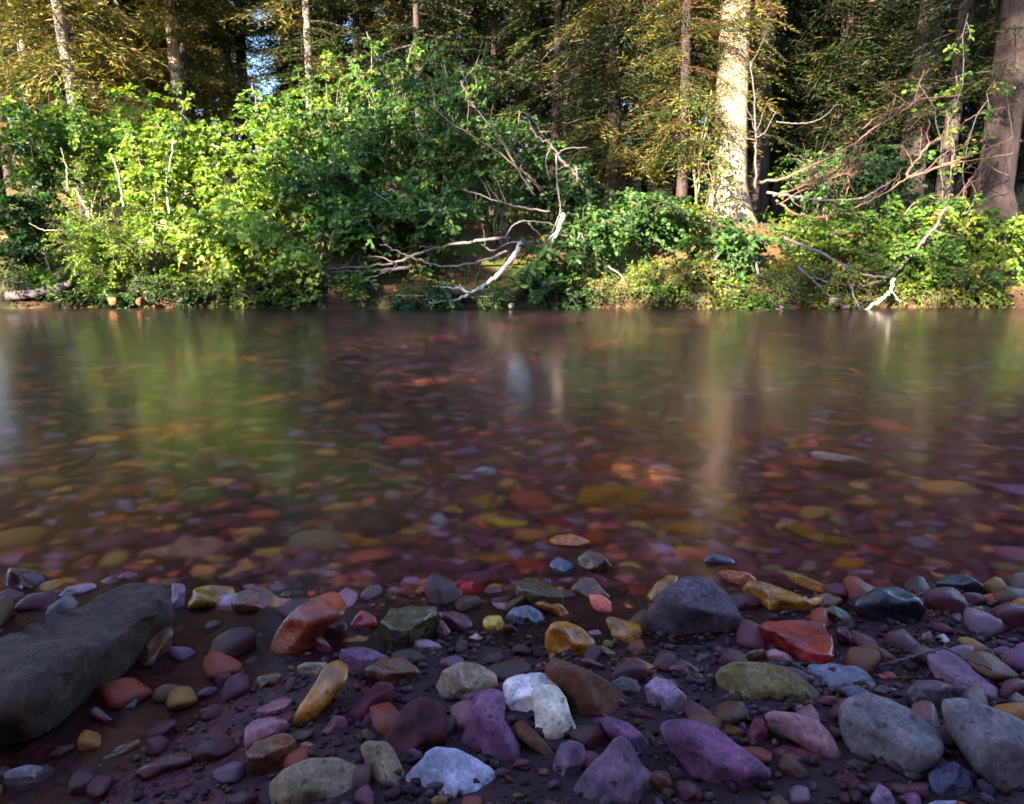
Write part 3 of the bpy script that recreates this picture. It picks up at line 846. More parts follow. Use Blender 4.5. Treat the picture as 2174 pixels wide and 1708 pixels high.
TOPS.update({
    'broad grey-brown slab': (.072, '-420,800 -200,660 60,530 280,425 560,295 760,228 960,222 1035,262 1010,360 880,420 700,580 560,670 440,735 330,820 150,930 -100,1010 -380,1040'),
    'dark brown flat-topped block': (.05, '1490,1265 1560,1195 1720,1142 1790,1142 1812,1185 1700,1250 1600,1295 1520,1295'),
    'olive flat-topped wet stone': (.036, '235,640 290,562 420,552 560,566 570,605 470,650 400,695 300,695'),
    'flat bright red triangular': (.036, '580,580 680,556 860,560 980,570 1018,655 1028,770 960,775 850,730 720,650 620,612'),
    'flat blue-grey slab': (.032, '870,820 1000,815 1180,830 1258,908 1300,955 1220,970 1010,952 940,882'),
    'long dark mauve striped slab': (.05, '1590,765 1680,735 1800,800 1920,880 2000,960 2018,1020 1940,1010 1800,935 1660,855'),
    'flat plum-coloured stone': (.05, '645,1335 720,1322 860,1312 940,1370 1030,1470 1055,1545 980,1530 860,1465 740,1405'),
    'low pink-red flat stone': (.02, '1560,1010 1700,930 1780,940 1740,990 1620,1025'),
    'long dark olive wet stone': (.03, '1020,430 1070,388 1170,412 1280,462 1295,500 1220,505 1120,480 1050,455'),
    'purple flat-faced stone': (.04, '0,800 100,795 220,810 285,845 230,870 130,880 50,850'),
})
i = 0
for line in SHORE.strip().splitlines():
    src, label, col, fin, k, s = line.split('|')
    i += 1
    top = next((t for key, t in TOPS.items() if label.startswith(key)), None)
    if top:
        slab_stone(label, col, fin, src, top[1], top[0], 100 + i, 'stones on the near shore')
    else:
        outline_stone(label, col, fin, float(k), src, s, 100 + i)
for line in BED.strip().splitlines():
    src, label, col, k, s = line.split('|')
    i += 1
    outline_stone(label, col, 'u', float(k), src, s, 300 + i, group='stones under the water')

# smaller countable stones of the bed and shore, copied from a few rounded blocks
BEDCOL = [('maroon', .24), ('wine', .18), ('brick', .14), ('brown', .14), ('mauve', .08), ('ochre', .07), ('olive', .05), ('rose', .05), ('amber', .035), ('grey', .01), ('purple', .0)]
SHORECOL = {'maroon': .30, 'wine': .20, 'brown': .18, 'purple': .07, 'mauve': .05, 'brick': .09, 'amber': .05, 'ochre': .03, 'rose': .04, 'grey': .01}
names = [c for c, _ in BEDCOL]; wts = np.array([w for _, w in BEDCOL]); wts /= wts.sum()
shore_w = np.array([SHORECOL.get(n, 0.0) for n in names]); shore_w /= shore_w.sum()
WORD = {'purple': 'purple', 'maroon': 'dark maroon', 'wine': 'wine-red', 'brick': 'brick-red', 'brown': 'brown', 'mauve': 'mauve', 'ochre': 'ochre', 'olive': 'olive', 'rose': 'rosy', 'grey': 'grey', 'amber': 'amber', 'green': 'greenish', 'slate': 'slate-grey'}
protos = [rock_proto(40 + j, 2, k=7, flat=(0.42 + 0.08 * (j % 4))) for j in range(10)]
pm = [mesh_np('stone', V, Fc, M_SUB) for V, Fc in protos]
pw = [mesh_np('pebble', V, Fc, M_PEB) for V, Fc in [rock_proto(140 + j, 3, k=14, flat=.5 + .07 * (j % 4), npl=16, amp=.09) for j in range(10)]]
def clash(x, y, r):
    return any((x - a) ** 2 + (y - b) ** 2 < (r * 0.8 + c * 0.75) ** 2 for a, b, c in HERO)
placed = 0
tries = 0
riv, peb = [], []
r2 = np.random.default_rng(5)
while placed < 150 and tries < 20000:
    tries += 1
    xd, yd = r2.uniform(10, 2165), r2.uniform(900, 1330)
    p = bed_hit(xd, yd)
    if p.y < 1.28: continue
    size = min(r2.uniform(0.026, 0.060) * (1.7 if r2.random() < .2 else 1.0) * (0.75 + 0.18 * p.y), -ground_z(p.x, p.y) * 0.9)
    if clash(p.x, p.y, size) or any(in_poly(xd, yd, g) for g in POLY): continue
    c = names[r2.choice(len(names), p=wts)]
    o = obj('river_stone', pm[placed % 10], None, (p.x, p.y, ground_z(p.x, p.y) + size * 0.22))
    o.scale = (size,) * 3
    o.rotation_euler = (r2.normal() * .18, r2.normal() * .18, r2.uniform(0, 6.28))
    o.color = (*(tone(PAL[c], 1.55, .15) * r2.uniform(.75, 1.3)), 1)
    tag(o, f'{WORD[c]} stone among many alike on the stream bed under the water', 'river stone', 'small stones on the stream bed')
    HERO.append((p.x, p.y, size)); placed += 1
    riv.append((o, WORD[c], p.x, p.y))
placed = tries = 0
while placed < 298 and tries < 40000:
    tries += 1
    x, y = r2.uniform(-1.0, 1.05), r2.uniform(0.62, 1.34)
    if -0.62 < x < -0.2 and y < 1.16 and r2.random() < 0.6: continue
    size = r2.uniform(0.010, 0.031) if placed > 110 else r2.uniform(.024, .042)
    size = min(size, .010 + .026 * sstep(.66, 1.0, y) + .004)
    if any((x - a) ** 2 + (y - b) ** 2 < (size * .78 + cc * 0.36) ** 2 for a, b, cc in HERO): continue
    px_ = to_pix((x, y, ground_z(x, y) + size * .6))
    if any(in_poly(px_[0], px_[1], g) for g in POLY): continue
    c = names[r2.choice(len(names), p=shore_w)]
    o = obj('pebble', pw[placed % 10], None, (x, y, ground_z(x, y) + size * 0.3))
    o.scale = (size,) * 3
    o.rotation_euler = (r2.normal() * .3, r2.normal() * .3, r2.uniform(0, 6.28))
    o.color = (*(tone(PAL[c], .66, 0.0) * r2.uniform(.7, 1.2)), 1)
    tag(o, f'small {WORD[c]} pebble filling a gap between the larger shore stones', 'pebble', 'pebbles between the shore stones')
    HERO.append((x, y, size)); placed += 1
    peb.append((o, WORD[c], x, y))

anchor_labels(riv, [(n, x, y) for n, x, y, u in NAMED if u], '{look} stone under the water near the {n}')
anchor_labels(peb, [(n, x, y) for n, x, y, u in NAMED if not u], 'small {look} pebble beside the {n}')

# what nobody could count: the rest of the bed, and the grit
def pebble_mass(name, n, area, size, sub, mat, colw, gap=None, sink=0.25, flat=.5, bright=1.6):
    r = np.random.default_rng(n)
    pv = [rock_proto(90 + j, sub, k=6, flat=flat, amp=0.0) for j in range(8)]
    b = Bag()
    m = 0
    while m < n:
        x, y = area(r)
        s = size(r, y)
        if y > 1.25: s = min(s, max(.006, -ground_z(x, y) * .8))
        if gap is not None and not gap(x, y, s): 
            n -= 0.3; continue
        V, Fc = pv[m % 8]
        a = r.uniform(0, 6.28)
        ca, sa = math.cos(a), math.sin(a)
        t1, t2 = r.normal() * .2, r.normal() * .2
        W = V * s
        W = np.stack([W[:, 0] * ca - W[:, 1] * sa, W[:, 0] * sa + W[:, 1] * ca, W[:, 2]], -1)
        W[:, 2] += W[:, 0] * t1 + W[:, 1] * t2
        W += (x, y, ground_z(x, y) + s * flat * (1 - 2 * sink) * .6)
        c = tone(PAL[names[r.choice(len(names), p=colw)]], bright, .2) * r.uniform(.65, 1.3)
        b.add(W, Fc, c)
        m += 1
    return tag(obj(name, b.mesh(name, mat)), kind='stuff')

def area_near(r):
    y = 1.24 + 3.4 * r.random() ** 1.1
    return r.uniform(-1, 1) * (0.9 * y + 0.4), y
def area_far(r):
    y = 4.4 + 5.0 * r.random()
    return r.uniform(-1, 1) * (0.85 * y + 0.6), y
near_w = wts.copy()
pebble_mass('river_pebbles', 9000, area_near, lambda r, y: (0.012 + 0.034 * r.random() ** 1.5) * (0.7 + 0.22 * y), 1, M_BED, near_w)
pebble_mass('far_river_pebbles', 9000, area_far, lambda r, y: r.uniform(0.03, 0.085), 1, M_BED, near_w, flat=.4)
grit_w = shore_w.copy()
def area_grit(r):
    return r.uniform(-1.1, 1.15), r.uniform(0.55, 1.4)
def grit_gap(x, y, s):
    return not (-0.62 < x < -0.22 and y < 1.13 and (s > 0.009))
pebble_mass('shore_gravel', 9000, area_grit, lambda r, y: 0.0025 + 0.010 * r.random() ** 2.0, 1, M_GRAVEL, grit_w, grit_gap, sink=.1, flat=.6, bright=.3)
# ---------------------------------------------------------------- foliage builders
def norm(a):
    return a / (np.linalg.norm(a, axis=-1, keepdims=True) + 1e-9)

def leaf_geo(P, D, Nn, Ln, Wd, col):
    """Folded six-point leaves; returns vertices, quads, colours."""
    S = norm(np.cross(D, Nn)); Nn = np.cross(S, D)
    L, W = Ln[:, None], Wd[:, None]
    v0 = P
    v1 = P + .28 * L * D + .46 * W * S + .10 * W * Nn
    v2 = P + .68 * L * D + .42 * W * S + .06 * W * Nn
    v3 = P + L * D - .10 * L * Nn
    v4 = P + .68 * L * D - .42 * W * S + .06 * W * Nn
    v5 = P + .28 * L * D - .46 * W * S + .10 * W * Nn
    V = np.stack([v0, v1, v2, v3, v4, v5], 1).reshape(-1, 3)
    b = np.arange(len(P))[:, None] * 6
    Fq = np.concatenate([b + [0, 1, 2, 3], b + [0, 3, 4, 5]])
    return V, Fq, np.repeat(col, 6, 0)

def blade_geo(P, D, Nn, Ln, Wd, col):
    S = norm(np.cross(D, Nn))
    L, W = Ln[:, None], Wd[:, None]
    V = np.stack([P, P + .45 * L * D + .5 * W * S, P + L * D, P + .45 * L * D - .5 * W * S], 1).reshape(-1, 3)
    b = np.arange(len(P))[:, None] * 4
    return V, b + [0, 1, 2, 3], np.repeat(col, 4, 0)

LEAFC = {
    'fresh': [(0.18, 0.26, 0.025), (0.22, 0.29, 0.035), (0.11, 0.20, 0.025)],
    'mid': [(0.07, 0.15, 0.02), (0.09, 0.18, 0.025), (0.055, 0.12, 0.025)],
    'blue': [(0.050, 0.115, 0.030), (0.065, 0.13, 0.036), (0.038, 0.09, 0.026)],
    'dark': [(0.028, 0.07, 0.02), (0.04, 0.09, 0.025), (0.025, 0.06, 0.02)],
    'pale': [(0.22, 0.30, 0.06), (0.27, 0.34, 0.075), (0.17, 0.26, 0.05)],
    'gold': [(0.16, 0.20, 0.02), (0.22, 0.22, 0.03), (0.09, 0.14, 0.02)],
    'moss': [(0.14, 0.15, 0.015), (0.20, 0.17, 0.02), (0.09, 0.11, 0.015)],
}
LEAF_PROTO = {}
def leaf_proto(c, L, wr):
    key = (c, L, wr)
    if key not in LEAF_PROTO:
        ms = []
        for cc in LEAFC[c]:
            V, Fq, K = leaf_geo(np.zeros((1, 3)), np.array([[0, 1.0, 0]]), np.array([[0, 0, 1.0]]), np.array([L]), np.array([L * wr]), np.array([cc]))
            ms.append(mesh_np('leaf', V, Fq, M_LEAF, K))
        LEAF_PROTO[key] = ms
    return LEAF_PROTO[key]

def shrub(name, label, cat, x, y, h, rx, ry, color, nst=10, ntw=20, nlf=15, L=0.075, wr=0.62, lean=(0, 0), seed=0,
          group=None, indiv=0, twl=0.42, stem=None, arch=0.0, droop=0.35, base_z=None, stem_r=0.011):
    r = np.random.default_rng(seed + 1000)
    z0 = ground_z(x, y) - 0.02 if base_z is None else base_z
    root = empty(name, (x, y, z0))
    tag(root, label, cat, group)
    TW, LP, LD, LN, LC, LA = Bag(), [], [], [], [], []
    for i in range(nst):
        a = 2 * np.pi * (i + r.uniform(-.35, .35)) / nst
        u = r.uniform(.25, 1.0)
        top = np.array([rx * math.cos(a) * u + lean[0], ry * math.sin(a) * u + lean[1], h * (1 - 0.28 * u * u) * r.uniform(.78, 1.08) - arch * u])
        b0 = np.array([r.normal() * .06 * rx, r.normal() * .06, 0])
        ctrl = np.array([top[0] * .25, top[1] * .25, max(top[2], .4 * h) * (.62 + .25 * u)])
        t = np.linspace(0, 1, 9)[:, None]
        pts = (1 - t) ** 2 * b0 + 2 * t * (1 - t) * ctrl + t * t * top
        pts[1:-1] += r.normal(size=(7, 3)) * .018 * h ** .5
        V, Fs = tube(pts, np.linspace(stem_r, .003, 9), 5)
        obj('stem', mesh_np('stem', V, [np.concatenate([f]) for f in Fs], stem or (M_STEM if r.random() < .7 else M_STEM_PALE)), root)
        for j in range(ntw):
            s = .22 + .78 * (j + r.random()) / ntw
            k = min(7, int(s * 8)); f = s * 8 - k
            p = pts[k] * (1 - f) + pts[k + 1] * f
            out = np.array([p[0] / max(rx, .2), p[1] / max(ry, .2), 0]) * .7
            d = norm(out + r.normal(size=3) * .65 + np.array([0, -.12, .22]))
            ln = twl * r.uniform(.55, 1.1) * (1.15 - .45 * s)
            tt = np.linspace(0, 1, 5)[:, None]
            tp = p + d * ln * tt + np.array([0, 0, -droop]) * ln * tt ** 2
            V, Fs = tube(tp, np.linspace(.0035, .0012, 5), 3, cap=False)
            TW.add(V, Fs)
            q = (np.arange(nlf) + r.random(nlf)) / nlf
            q = .12 + .88 * q ** .8
            idx = np.minimum(3, (q * 4).astype(int)); ff = (q * 4 - idx)[:, None]
            bp = tp[idx] * (1 - ff) + tp[idx + 1] * ff
            side = norm(np.cross(d, [0, 0, 1.0])) * np.where(np.arange(nlf) % 2, 1, -1)[:, None]
            ld = norm(d * .55 + side * .75 + r.normal(size=(nlf, 3)) * .35 + np.array([0, 0, -.25]))
            lnn = norm(np.array([sun_dir.x * .5, sun_dir.y * .45, .65]) + r.normal(size=(nlf, 3)) * .6)
            LC.append(np.full(nlf, r.uniform(.42, 1.3))); LA.append(np.full(nlf, r.random() < .28))
            LP.append(bp + ld * .012); LD.append(ld); LN.append(lnn)
    tag(obj('twigs', TW.mesh('twigs', M_STEM), root), kind='stuff')
    P, D, Nn = np.concatenate(LP), np.concatenate(LD), np.concatenate(LN)
    n = len(P)
    base = np.array(LEAFC[color])
    col = base[r.integers(0, 3, n)] * r.uniform(.75, 1.25, (n, 1))
    alt = np.concatenate(LA)
    other = np.array(LEAFC[{'fresh': 'mid', 'mid': 'fresh', 'blue': 'mid', 'dark': 'blue', 'pale': 'fresh', 'gold': 'mid', 'moss': 'mid'}[color]])
    col[alt] = other[r.integers(0, 3, alt.sum())]
    old = r.random(n) < .012
    col[old] = np.array([(0.30, 0.19, 0.03), (0.20, 0.09, 0.03)])[r.integers(0, 2, old.sum())]
    col = col * np.concatenate(LC)[:, None]
    Ln = L * r.uniform(.6, 1.2, n)
    keep = np.ones(n, bool)
    if indiv:                                          # the leaves nearest the water are parts of their own
        idx = np.argsort(P[:, 1] + 0.15 * r.normal(size=n))[:indiv]
        keep[idx] = False
        pr = leaf_proto(color, L, wr)
        for t_, i_ in enumerate(idx):
            S = norm(np.cross(D[i_], Nn[i_])); U = np.cross(S, D[i_])
            M = Matrix(((S[0], D[i_][0], U[0], P[i_][0]), (S[1], D[i_][1], U[1], P[i_][1]), (S[2], D[i_][2], U[2], P[i_][2]), (0, 0, 0, 1)))
            sc = float(Ln[i_] / L)
            o = bpy.data.objects.new('leaf', pr[t_ % 3])
            C.objects.link(o)
            o.parent = root
            o.matrix_basis = M @ Matrix.Scale(sc, 4)
    V, Fq, K = leaf_geo(P[keep], D[keep], Nn[keep], Ln[keep], Ln[keep] * wr * r.uniform(.85, 1.1, keep.sum()), col[keep])
    tag(obj('foliage', mesh_np('foliage', V, Fq, M_LEAF, K), root), kind='stuff')
    return root

def shrub_px(label, xd, Y, top, hw, color, **kw):
    T = at_y(xd, top, Y)
    b = at_y(xd, 640, Y)
    x = b.x * 0.5 + T.x * 0.5
    z0 = ground_z(x, Y)
    h = (T.z - z0) * (1.13 if Y > 10.35 and xd < 1200 else 1.0)
    rx = hw / F_D * Y * 1.0
    kw.setdefault('seed', int(xd + top))
    return shrub(kw.pop('name', 'shrub'), label, kw.pop('cat', 'shrub'), x, Y, max(.15, h), rx, kw.pop('ry', min(rx, .8)), color, lean=((T.x - x) * .6, kw.pop('fwd', -0.1)), **kw)

NEEDC = {
    'olive': [(0.032, 0.056, 0.013), (0.05, 0.068, 0.014), (0.024, 0.042, 0.013)],
    'gold': [(0.13, 0.13, 0.028), (0.17, 0.125, 0.03), (0.08, 0.10, 0.02)],
    'dark': [(0.015, 0.027, 0.012), (0.024, 0.034, 0.012), (0.012, 0.021, 0.010)],
    'rust': [(0.20, 0.09, 0.03), (0.14, 0.07, 0.03), (0.08, 0.05, 0.02)],
}
def bough_arrays(ln, r, c, dens=1.0, droop=.35, bl=.075, bw=.014):
    """One flat conifer bough along +x: side twigs set with needle sprays."""
    n = max(5, int(ln / .085 * dens))
    s = np.linspace(.12, 1.0, n)
    P, D = [], []
    for k, sk in enumerate(s):
        b = np.array([sk * ln, 0, -droop * ln * sk * sk + .10 * ln * sk])
        for sg in (-1, 1):
            tl = (.42 * ln * (1 - sk) ** .8 + .09) * r.uniform(.6, 1.15)
            ang = R(55) * r.uniform(.75, 1.15)
            d = norm(np.array([math.cos(ang), sg * math.sin(ang), -.28 + .2 * r.normal()]))
            m = max(2, int(tl / .04 * dens))
            q = np.linspace(.05, 1, m)[:, None]
            tp = b + d * tl * q + np.array([0, 0, -.25]) * tl * q * q
            for sg2 in (-1, 1):
                perp = norm(np.cross(d, [0, 0, 1.0]))
                nd = norm(d * .8 + perp * sg2 * .65 + r.normal(size=(m, 3)) * .28)
                P.append(tp); D.append(nd)
    tipm = np.concatenate([np.arange(len(q)) > len(q) * .72 for q in P])
    P, D = np.concatenate(P), np.concatenate(D)
    n = len(P)
    base = np.array(NEEDC[c])
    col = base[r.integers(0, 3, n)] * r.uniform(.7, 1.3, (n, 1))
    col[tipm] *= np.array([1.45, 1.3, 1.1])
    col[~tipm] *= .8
    rust = r.random(n) < .05
    col[rust] = np.array(NEEDC['rust'])[r.integers(0, 3, rust.sum())]
    Nn = norm(np.array([0, 0, 1.0]) + r.normal(size=(n, 3)) * .5)
    axis = np.array([[sk * ln, 0, -droop * ln * sk * sk + .10 * ln * sk] for sk in np.linspace(0, 1, 6)])
    return P, D, Nn, bl * r.uniform(.7, 1.3, n), bw * r.uniform(.8, 1.3, n), col, axis

def rot_z(A, a):
    c, s = math.cos(a), math.sin(a)
    return np.stack([A[:, 0] * c - A[:, 1] * s, A[:, 0] * s + A[:, 1] * c, A[:, 2]], -1)

def crown_mesh(H, cb, Rad, nb, seed, c, dens=.7, dead=6, bl=.10, bw=.024):
    r = np.random.default_rng(seed)
    b = Bag(); w = Bag()
    protos = [bough_arrays(1.0, r, c if q < 4 else 'gold' if c != 'dark' else 'olive', dens, r.uniform(.15, .5), bl, bw) for q in range(6)]
    for i in range(nb):
        u = (i + r.random()) / nb
        z = cb + (H - cb) * u ** 1.15
        ln = Rad * (1 - u) ** .75 * r.uniform(.65, 1.1) + .18
        P, D, Nn, L, W, col, ax = protos[r.integers(0, 6)]
        a = r.uniform(0, 6.283)
        tilt = r.normal() * .12
        P2 = P * ln; P2[:, 2] += P2[:, 0] * tilt
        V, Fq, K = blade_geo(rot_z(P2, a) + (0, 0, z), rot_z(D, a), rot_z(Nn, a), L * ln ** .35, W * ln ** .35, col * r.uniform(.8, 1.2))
        b.add(V, Fq, K)
        A2 = ax * ln; A2[:, 2] += A2[:, 0] * tilt
        V, Fs = tube(rot_z(A2, a) + (0, 0, z), np.linspace(.012, .003, 6) * max(.6, ln), 3, cap=False)
        w.add(V, Fs)
    for i in range(dead):                              # bare snags under the crown
        z = max(.6, cb * r.uniform(.35, 1.05)); a = r.uniform(0, 6.28); ln = r.uniform(.3, 1.1)
        pts = [np.array([math.cos(a) * ln * t + r.normal() * .02, math.sin(a) * ln * t + r.normal() * .02, z - .25 * ln * t * t]) for t in np.linspace(0, 1, 5)]
        V, Fs = tube(pts, np.linspace(.011, .003, 5), 3, cap=False)
        w.add(V, Fs)
    return b.mesh('crown', M_NEEDLE), w.mesh('branches', M_DEAD_DARK)

def trunk_mesh(H, r0, mat, seed, flare=0.35, sides=14, lean=(0, 0)):
    r = np.random.default_rng(seed)
    zs = np.concatenate([[-.3, 0, .12, .3, .6, 1.0], np.linspace(1.6, H, 12)])
    P = np.stack([lean[0] * zs / H + .03 * np.sin(zs * .7 + seed), lean[1] * zs / H + .03 * np.cos(zs * .5 + seed), zs], -1)
    rad = r0 * (1 - .88 * np.clip(zs, 0, H) / H) + r0 * flare * np.exp(-np.clip(zs, 0, None) / .28)
    V, Fs = tube(P, rad, sides, wob=.035)
    return mesh_np('trunk', V, Fs, mat)
# ---------------------------------------------------------------- trees
def base_x(xd, yd, Y):
    return at_y(xd, yd, Y).x

BOUGHS, FRONT, SHRUBS = {}, [], []
def bough_protos(c, dens, bl, bw):
    key = (c, dens, bl, bw)
    if key not in BOUGHS:
        r = np.random.default_rng(len(BOUGHS) + 11)
        out = []
        for q in range(5):
            P, D, Nn, L, W, col, ax = bough_arrays(1.0, r, c, dens, r.uniform(.2, .55), bl, bw)
            b = Bag()
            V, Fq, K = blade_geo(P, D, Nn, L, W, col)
            b.add(V, Fq, K)
            V, Fs = tube(ax, np.linspace(.012, .003, 6), 4, cap=False)
            b.add(V, Fs, (0.06, 0.04, 0.03))
            out.append(b.mesh('bough', M_NEEDLE))
        BOUGHS[key] = out
    return BOUGHS[key]

def front_tree(label, x, y, H, r0, mat, cb, Rad, nb, cols, seed, dens=1.0, flare=.35, lean=(0, 0), zmax=6.5, bl=.08, bw=.0135, top_crown=True, name='conifer'):
    """A near conifer: trunk, each low bough a part, and the crown above the reach of the view."""
    r = np.random.default_rng(seed)
    t = tag(empty(name, (x, y, ground_z(x, y))), label, 'tree')
    FRONT.append((short_name(label), x, y))
    obj('trunk', trunk_mesh(H, r0, mat, seed, flare, lean=lean), t)
    nb = int(nb * 1.7)
    for i in range(nb):
        u = (i + r.random()) / max(1, nb)
        z = cb + (zmax - cb) * u
        pr = bough_protos(cols[r.integers(0, len(cols))], dens, bl, bw)
        o = bpy.data.objects.new('bough', pr[r.integers(0, 5)])
        ln = Rad * r.uniform(.55, 1.1) * (1 - .35 * z / H)
        o.scale = (ln,) * 3
        o.location = (lean[0] * z / H, lean[1] * z / H, z)
        o.rotation_euler = (r.normal() * .15, r.normal() * .15 + .05, r.uniform(0, 6.283))
        link(o, t)
    if top_crown:
        cm, bm_ = crown_mesh(H, zmax, Rad * .85, 45, seed + 1, cols[0], .6, 0)
        obj('crown', cm, t); tag(obj('branches', bm_, t), kind='stuff')
    return t

# the big sunlit trunk with its fire scar
TX = base_x(1543, 400, 11.7)
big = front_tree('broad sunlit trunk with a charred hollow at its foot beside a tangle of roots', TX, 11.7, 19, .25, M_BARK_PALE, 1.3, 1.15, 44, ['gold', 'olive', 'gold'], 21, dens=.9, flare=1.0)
def scar(pts, w):
    P = spline(pts, 9)
    V, Fs = tube(P, np.concatenate([[w * .3], np.full(7, w), [w * .3]]), 8, wob=.15)
    b = Bag(); b.add(V, Fs)
    return b.mesh('charred_hollow', M_CHAR)
rb = np.random.default_rng(8)
for i in range(30):                                    # sprays that cross the lit bark
    pr = bough_protos(('gold', 'olive', 'gold', 'rust')[i % 4], .9, .08, .0135)
    o = bpy.data.objects.new('bough', pr[i % 5])
    o.scale = (rb.uniform(.45, .95),) * 3
    o.location = (rb.normal() * .05, -.12, rb.uniform(1.5, 4.6))
    o.rotation_euler = (rb.normal() * .25, .25 + rb.normal() * .2, R(rb.choice([rb.uniform(-175, -120), rb.uniform(-60, -5)])))
    link(o, big)
obj('charred_hollow', scar([(-.23, -.20, .0), (-.20, -.20, .35), (-.17, -.17, .62), (-.13, -.14, .85)], .055), big)
obj('charred_hollow', scar([(.10, -.33, -.05), (.09, -.27, .18), (.06, -.23, .38)], .085), big)
for a, ln, rr in ((-.5, 1.0, .07), (.55, 1.1, .08), (-1.2, .8, .06), (.0, .9, .07), (1.1, .9, .05), (2.6, .8, .06)):
    pts = [(math.sin(a) * (.12 + .55 * ln * t), -math.cos(a) * (.12 + .55 * ln * t), .34 * (1 - t) ** 2 - .34 * t + .02) for t in np.linspace(0, 1, 7)]
    V, Fs = tube(pts, np.linspace(rr * 1.3, rr * .4, 7), 8, wob=.06)
    b = Bag(); b.add(V, Fs); obj('root', b.mesh('root', M_BARK_PALE), big)

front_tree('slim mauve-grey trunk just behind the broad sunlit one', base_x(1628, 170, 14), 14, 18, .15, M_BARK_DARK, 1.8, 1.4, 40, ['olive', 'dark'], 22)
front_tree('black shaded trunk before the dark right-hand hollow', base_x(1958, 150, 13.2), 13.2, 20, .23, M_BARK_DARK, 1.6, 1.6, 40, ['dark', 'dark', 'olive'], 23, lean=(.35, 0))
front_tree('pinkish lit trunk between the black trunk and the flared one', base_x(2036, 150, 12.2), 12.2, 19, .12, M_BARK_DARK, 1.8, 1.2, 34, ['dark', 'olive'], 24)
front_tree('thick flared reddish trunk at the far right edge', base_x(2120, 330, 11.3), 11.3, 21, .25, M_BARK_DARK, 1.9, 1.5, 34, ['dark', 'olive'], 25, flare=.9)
front_tree('tall bare sunlit trunk rising out of the left shrubs', base_x(372, 130, 16), 16, 22, .13, M_BARK_PALE, 4.4, 1.5, 12, ['gold', 'olive'], 26)
front_tree('leaning patchy-lit trunk amid golden boughs at the far left', base_x(172, 210, 13.6), 13.6, 17, .115, M_BARK, 2.0, 1.8, 52, ['gold', 'olive', 'gold'], 27, lean=(-.9, 0))
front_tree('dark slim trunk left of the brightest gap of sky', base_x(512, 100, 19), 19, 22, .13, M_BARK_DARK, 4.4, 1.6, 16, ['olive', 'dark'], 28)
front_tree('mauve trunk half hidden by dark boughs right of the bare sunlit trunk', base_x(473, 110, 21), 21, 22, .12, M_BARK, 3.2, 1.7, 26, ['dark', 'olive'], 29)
front_tree('conifer with yellow-green hanging boughs above the mid shrubs', base_x(655, 180, 16.5), 16.5, 19, .10, M_BARK, 2.2, 1.7, 40, ['gold', 'olive'], 30)
front_tree('thin trunk with a sunlit foot behind the bluish-green shrubs', base_x(864, 150, 17.5), 17.5, 18, .075, M_BARK, 2.6, 1.5, 34, ['gold', 'olive'], 31)
front_tree('dense young spruce, its boughs dark on the left and orange-tipped', base_x(1300, 250, 12.6), 12.6, 13, .12, M_BARK_DARK, 1.0, 1.55, 110, ['dark', 'olive', 'dark', 'dark', 'olive', 'gold'], 32, zmax=5.6)
front_tree('golden-brown spruce crowding the left side of the broad sunlit trunk', base_x(1450, 250, 11.4), 11.4, 14, .08, M_BARK_DARK, .9, 1.05, 80, ['olive', 'olive', 'gold', 'rust'], 33, zmax=5.6)
front_tree('dark olive spruce behind the dead fan of branches', base_x(1790, 200, 14.6), 14.6, 17, .13, M_BARK_DARK, 1.0, 2.0, 90, ['dark', 'dark', 'olive'], 34, zmax=6.2)
front_tree('gold-lit conifer at the left edge behind the tallest shrubs', base_x(60, 200, 15.5), 15.5, 17, .11, M_BARK, 2.2, 1.9, 46, ['gold', 'olive'], 35)
front_tree('olive conifer behind the bare sunlit trunk, drooping boughs', base_x(300, 200, 18), 18, 19, .12, M_BARK, 1.8, 2.0, 60, ['gold', 'olive', 'gold'], 36)
front_tree('pale thin trunk seen through the gap left of the dense spruce', base_x(1148, 190, 22), 22, 20, .07, M_BARK, 4.0, 1.3, 14, ['gold', 'olive'], 37)
front_tree('thin pale trunk left of the gap trunk', base_x(1066, 190, 23), 23, 20, .06, M_BARK_DARK, 3.6, 1.3, 16, ['gold', 'olive'], 38)
front_tree('slender trunk amid yellowish boughs at the middle', base_x(917, 140, 21), 21, 20, .06, M_BARK_DARK, 2.6, 1.5, 30, ['gold', 'olive'], 39)

# the wood behind: copies of six trees
WOOD = []
for s, (H, r0, cb, Rad, nb, c) in enumerate([(19, .14, 3.6, 1.9, 85, 'olive'), (17, .12, 2.6, 1.8, 85, 'gold'), (21, .15, 5.0, 2.0, 85, 'dark'),
                                            (15, .10, 1.8, 1.7, 80, 'gold'), (18, .13, 4.2, 1.8, 80, 'olive'), (14, .09, 1.2, 1.7, 80, 'dark')]):
    cm, bm_ = crown_mesh(H, cb, Rad, int(nb * 1.5), 60 + s, c, 1.6, 8, .095, .020)
    WOOD.append((cm, bm_, trunk_mesh(H, r0, M_BARK_DARK, 80 + s, sides=10)))
def wood_tree(kind, x, y, sc, rz, label, group):
    t = tag(empty('conifer', (x, y, ground_z(x, y)), rz), label, 'tree', group)
    t.scale = (sc,) * 3
    cm, bm_, tm = WOOD[kind]
    obj('trunk', tm, t); obj('crown', cm, t); tag(obj('branches', bm_, t), kind='stuff')
    return t
KINDW = ['olive-green', 'golden', 'dark', 'low-boughed golden', 'slim olive', 'dark low-boughed']
r3 = np.random.default_rng(12)
spots = []
